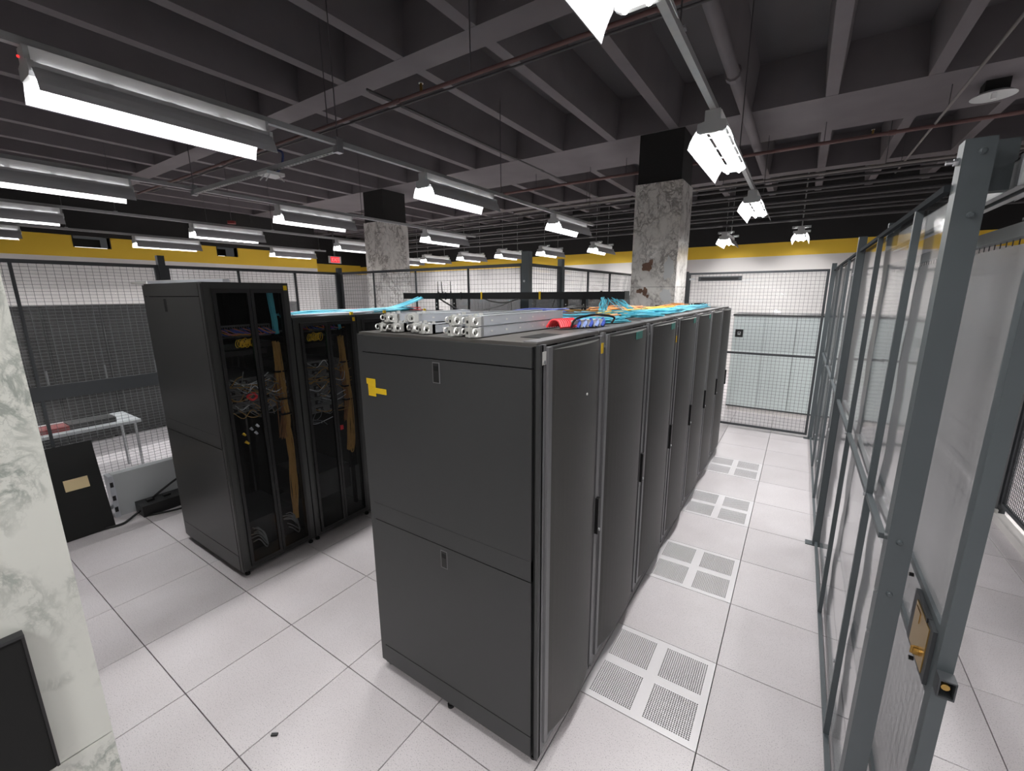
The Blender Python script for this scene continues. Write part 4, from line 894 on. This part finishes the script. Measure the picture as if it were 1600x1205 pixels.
# right-hand glazed fence
def glazed(lab, a0, a1, stiff, seed):
    t = mesh_panel(lab, 'y', F1, a0, a1, z0=.02, mid=1.31, stiff=stiff, m='fence', wires=False, fr=.020, name='glazed_panel', q=.010, stiles=False, topm='rail_matte')
    sheet('clear stiff plastic glazing behind the %s' % lab.split('with')[0].replace('slate ', '').strip(), 'y', F1+.02, a0, a1, .03, ZF-.015, 'panel', .003, seed, name='glazing_sheet')
    for s in stiff:
        for z in (.45, 1.31): B().cyl((F1-.012, s, z), (F1-.020, s, z), .008, 8).build('bolt', 'chrome', t)
glazed('near right fence panel with thin slate bars', .035, 2.41, (.42, 1.41), 21)
glazed('far right fence panel with thin slate bars', 2.47, F2-.03, (3.40, 4.42), 22)
post('slate middle post of the right fence with a foot plate', F1, 2.44, .05, .055, 2.575, 'fence', [(F1-.025, 2.44, 2.3, 'x-'), (F1-.025, 2.44, 1.45, 'x-'), (F1-.025, 2.44, 1.05, 'x-'), (F1-.025, 2.44, .3, 'x-')])
# gate post
t = thing('gate_post', 'thick slate gate post at right with bolt heads', 'post', (.558, 0, 0))
bx(.525, .592, -.033, .033, .0, 2.592).build('upright', 'fence', t, bevel=.006)
for x, z in ((.566, 2.555), (.566, 2.385), (.556, 1.33), (.556, 1.13)): B().tube([(x, -.032, z), (x, -.038, z), (x, -.041, z)], .0105, 12, r2=.006).build('bolt_head', 'fence', t)
B().cyl((.527, .0, 2.54), (.497, .0, 2.54), .006, 8).build('threaded_bolt', 'chrome', t); B().cyl((.525, 0, 2.54), (.514, 0, 2.54), .011, 6).build('nut', 'chrome', t)
for z in (1.34, 1.12, .95): B().cyl((.526, -.012, z), (.518, -.012, z), .006, 8).build('side_bolt', 'chrome', t)
# sliding gate outside
GX = .69
t = thing('sliding_gate', 'slate framed sliding gate with hazy sheet and brass lock at right', 'gate', (GX, 1.1, .03))
bx(GX-.012, GX+.028, -.145, -.095, .03, 2.36).build('lock_stile', 'fence', t, bevel=.003)
bx(GX-.012, GX+.028, 2.3, 2.35, .03, 2.36).build('rear_stile', 'fence', t, bevel=.003)
for z in (.03, 2.32): bx(GX-.010, GX+.024, -.095, 2.3, z, z+.04).build('rail', 'fence', t)
for z in (.84, 1.075): bx(GX-.010, GX+.020, -.095, 2.3, z, z+.026).build('lock_rail', 'fence', t)
for y, z in ((.28, 1.065), (-.02, 1.065), (.45, .835), (.08, .835)):
    B().cyl((GX-.012, y, z), (GX-.026, y, z), .008, 8).build('wing_nut', 'black', t)
w = B()
for i in range(1, 47): w.wire((GX+.012, -.09+2.4*i/47, .05), (GX+.012, -.09+2.4*i/47, 2.33), .0016)
for i in range(1, 46): w.wire((GX+.012, -.09, .05+2.28*i/46), (GX+.012, 2.3, .05+2.28*i/46), .0016)
w.build('wire_mesh', 'wire', t, kind='stuff')
sheet('hazy plastic sheet covering the sliding gate', 'y', GX+.003, -.09, 2.3, .06, 2.30, 'film_gate', .0015, 31)
lk = thing('gate_lock', 'brass mortise lock plate in the sliding gate', 'lock', (GX, .05, .87))
bx(GX-.022, GX+.02, -.09, .17, .868, 1.072).build('lock_case', 'fence_dark', lk); bx(GX-.025, GX-.022, -.06, .12, .885, 1.055).build('brass_plate', 'brass', lk)
B().cyl((GX-.025, .0, .925), (GX-.040, .0, .925), .016, 14).build('cylinder', 'brass', lk); bx(GX-.046, GX-.040, -.003, .003, .912, .938).build('key_slot', 'brass', lk)
bx(GX-.027, GX-.025, .05, .105, 1.0, 1.04).build('plate_ridge', 'brass', lk)
kp = thing('strike_box', 'small black strike box with brass bolt on the sliding gate edge', 'strike', (GX+.015, -.16, .93))
b = B(); b.box(GX-.012, GX+.03, -.19, -.145, .915, .92); b.box(GX-.012, GX+.03, -.19, -.145, .975, .98); b.box(GX-.012, GX-.008, -.19, -.145, .92, .975); b.box(GX+.026, GX+.03, -.19, -.145, .92, .975); b.build('housing', 'fence_dark', kp)
bx(GX-.008, GX+.026, -.15, -.146, .92, .975).build('inside', 'black_matte', kp); B().cyl((GX+.008, -.178, .948), (GX+.008, -.148, .948), .011, 10).build('bolt', 'brass', kp)
t = thing('gate_track', 'silver overhead track of the sliding gate', 'track', (.68, .3, 2.46))
b = B(); b.box(.655, .659, -1.4, 2.4, 2.46, 2.535); b.box(.721, .725, -1.4, 2.4, 2.46, 2.535); b.box(.655, .725, -1.4, 2.4, 2.531, 2.535); b.box(.655, .678, -1.4, 2.4, 2.457, 2.461); b.box(.702, .725, -1.4, 2.4, 2.457, 2.461); b.build('channel', 'galv', t)
bx(.65, .73, -.02, .0, 2.455, 2.54).build('joint_clip', 'chrome', t)
for y in (-.9, .06, 1.9): bx(.60, .66, y, y+.05, 2.46, 2.60).build('wall_bracket', 'fence', t)
t = thing('gate_trolley', 'zinc trolley bolt hanging from the gate track', 'trolley', (.69, -.05, 2.36))
B().cyl((.69, -.08, 2.36), (.69, -.08, 2.462), .010, 10).build('bolt', 'steel', t); B().cyl((.69, -.08, 2.40), (.69, -.08, 2.412), .02, 6).build('nut', 'chrome', t); bx(.672, .708, -.13, -.03, 2.36, 2.368).build('plate', 'fence_dark', t)
# outer fence
mesh_panel('dense wire mesh outer fence panel at the right edge', 'y', 2.02, .4, 3.93, z0=.14, dv=.034, dh=.034, mid=0, wr=.0028)
mesh_panel('dense wire mesh outer fence panel beyond the sliding gate', 'y', 2.02, 4.0, 6.6, z0=.14, dv=.034, dh=.034, mid=0, wr=.0028)
post('dark outer fence post seen past the sliding gate', 2.02, 3.965, .06, .06, 2.5, 'fence_dark')
t = thing('floor_bracket', 'black foot bracket with a zinc bolt at the outer fence', 'bracket', (1.95, 3.93, 0))
bx(1.90, 1.985, 3.90, 3.96, .0, .10).build('bracket', 'black', t, bevel=.006); bx(1.965, 1.985, 3.87, 3.9, .02, .11).build('zinc_plate', 'steel_bright', t)
tag(bx(1.955, 2.09, -.6, 3.88, 0, .075).build('kerb', 'white'), 'white kerb under the outer fence at the right edge', 'kerb')

# ---------------------------------------------------------------- beyond the cage
t = thing('cooling_cabinet', 'pale grey-green cooling cabinet behind the far mesh door', 'cabinet', (-.1, 7.3, 0))
bx(-.80, .62, 6.95, 7.75, .10, 1.76).build('body', 'crac', t, bevel=.01); bx(-.78, .60, 6.97, 7.73, 0, .08).build('plinth', 'white', t); bx(-.80, .62, 6.948, 7.75, .08, .105).build('bottom_edge', 'rack', t); bx(-.82, .64, 6.93, 7.77, 1.76, 1.79).build('top_edge', 'rack', t)
for x in (-.31, .16): bx(x, x+.005, 6.945, 6.95, .12, 1.74).build('door_gap', 'rack_edge', t)
for k in range(9):
    y0 = -2.3+.62*k; zz = 2.04
    t = thing('server_rack', 'dark neighbouring rack beyond the left mesh fence, %s from the left' % (bn+['ninth'])[k], 'server rack', (-9.05, y0+.3, 0), 'racks in the neighbouring cage')
    bx(-9.6, -8.56, y0, y0+.605, .05, zz).build('body', 'black', t)
    d = bx(-8.556, -8.54, y0+.02, y0+.585, .08, zz-.03).build('door', 'black_matte', t)
    for q in (.06, .30, .52): bx(-8.5398, -8.532, y0+q, y0+q+.02, .1, zz-.05).build('door_strip', 'server_dark', d)
    bx(-8.54, -8.52, y0+.53, y0+.55, .95, 1.15).build('handle', 'server', d)
    b = B()
    for j in range(12): b.box(-8.5395, -8.536, y0+.05, y0+.50, .2+j*.145, .2+j*.145+.008)
    b.build('shelf_edge', 'server_dark', d, kind='stuff')
    for x in (-9.5, -8.65):
        for yy in (y0+.06, y0+.54): B().cyl((x, yy, 0), (x, yy, .06), .02, 8).build('levelling_foot', 'black', t)
for k in range(7):
    x0 = -7.6+.66*k; zz = 2.12
    t = thing('server_rack', 'dark neighbouring rack behind the raceway fence, %s from the left' % bn[k], 'server rack', (x0+.3, 7.4, 0), 'racks beyond the raceway fence')
    bx(x0, x0+.62, 6.92, 7.9, .05, zz).build('body', 'lrack', t)
    d = bx(x0+.02, x0+.60, 6.90, 6.916, .08, zz-.03).build('door', 'rack', t)
    bx(x0+.54, x0+.56, 6.885, 6.90, .95, 1.15).build('handle', 'server', d)
    for yy in (6.98, 7.84):
        for x in (x0+.06, x0+.55): B().cyl((x, yy, 0), (x, yy, .06), .02, 8).build('levelling_foot', 'black', t)
t = thing('work_table', 'grey folding table beyond the left fence', 'table', (-6.7, -.75, 0))
bx(-7.05, -6.4, -1.7, -.15, .665, .70).build('top', 'grey_case', t, bevel=.004)
for x in (-7.0, -6.45):
    for y in (-1.65, -.2): B().cyl((x, y, 0), (x, y, .665), .014, 8).build('leg', 'galv', t)
t = thing('red_black_device', 'red and black device lying on the folding table beyond the fence', 'device', (-6.6, -.65, .70))
bx(-6.75, -6.5, -.75, -.35, .701, .76).build('case', 'black', t, bevel=.006); bx(-6.75, -6.5, -.98, -.752, .701, .75).build('red_half', 'dkred', t, bevel=.006)
tag(bx(-6.7, -6.5, -1.5, -1.1, .701, .80).build('carton', 'grey_case', bevel=.003), 'pale carton on the folding table near the marble column edge', 'carton')

# ---------------------------------------------------------------- by the left fence
t = thing('leaning_board', 'black rack side panel leaning against the left fence with a beige label', 'board', (-5.15, -1.0, 0))
ax = Vector((-.24, 0, .86)).normalized(); ay = Vector((0, 1, 0)); an = ax.cross(ay)
c = Vector((-5.09, -1.12, .002)) + ax*.43
B().obox(c, ax, ay, an, .43, .29, .008).build('board', 'black_matte', t, bevel=.003)
B().obox(c + ax*.06 + ay*.115 - an*.0095, ax, ay, an, .052, .082, .0012).build('beige_label', 'beige', t)
B().obox(c + ax*.06 + ay*.115 + an*.0095, ax, ay, an, .052, .082, .0012).build('beige_label', 'beige', t)
t = thing('grey_chassis', 'grey server chassis standing on edge against the left fence', 'chassis', (-5.33, -.45, 0))
bx(-5.41, -5.31, -.74, -.10, .0, .44).build('case', 'grey_case', t, bevel=.004); bx(-5.425, -5.295, -.775, -.735, .0, .435).build('front_frame', 'steel', t)
for z in (.06, .18, .32): bx(-5.295, -5.292, -.77, -.745, z, z+.05).build('drive_bay', 'black', t)
t = thing('power_strip_box', 'black power box on the floor beside the grey chassis', 'power box', (-5.15, -.42, 0))
bx(-5.27, -5.06, -.62, -.14, .0, .115).build('case', 'black', t, bevel=.008)
for k in range(3): bx(-5.2, -5.15, -.55+k*.14, -.49+k*.14, .115, .135).build('plug', 'black', t, bevel=.004)
for lab, pts, r in (('thick black cord arching over the black power box', [(-5.16, -.50, .14), (-5.12, -.40, .22), (-5.1, -.25, .30), (-5.05, -.05, .34)], .011),
                    ('black cord snaking from the power box to the leaning board', [(-5.15, -.62, .05), (-5.10, -.72, .02), (-5.06, -.80, .015), (-5.10, -.92, .015)], .011),
                    ('black cord lying on the floor before the power box', [(-5.05, -.58, .012), (-4.98, -.42, .012), (-4.92, -.28, .012), (-4.75, -.20, .012)], .009)):
    tag(B().tube(spline(pts), r, 7).build('power_lead', 'bcable', smooth=True), lab, 'cord', 'black power cords')
# bits on the floor
tag(B().obox((-1.79, -1.07, .004), Vector((.8,.6,0)), Vector((-.6,.8,0)), Vector((0,0,1)), .016, .007, .004).build('debris_scrap', 'black'), 'small black scrap on the floor tiles near the camera', 'scrap')
for lo in LAMPS: lo['label'] = 'glow of the tubes'
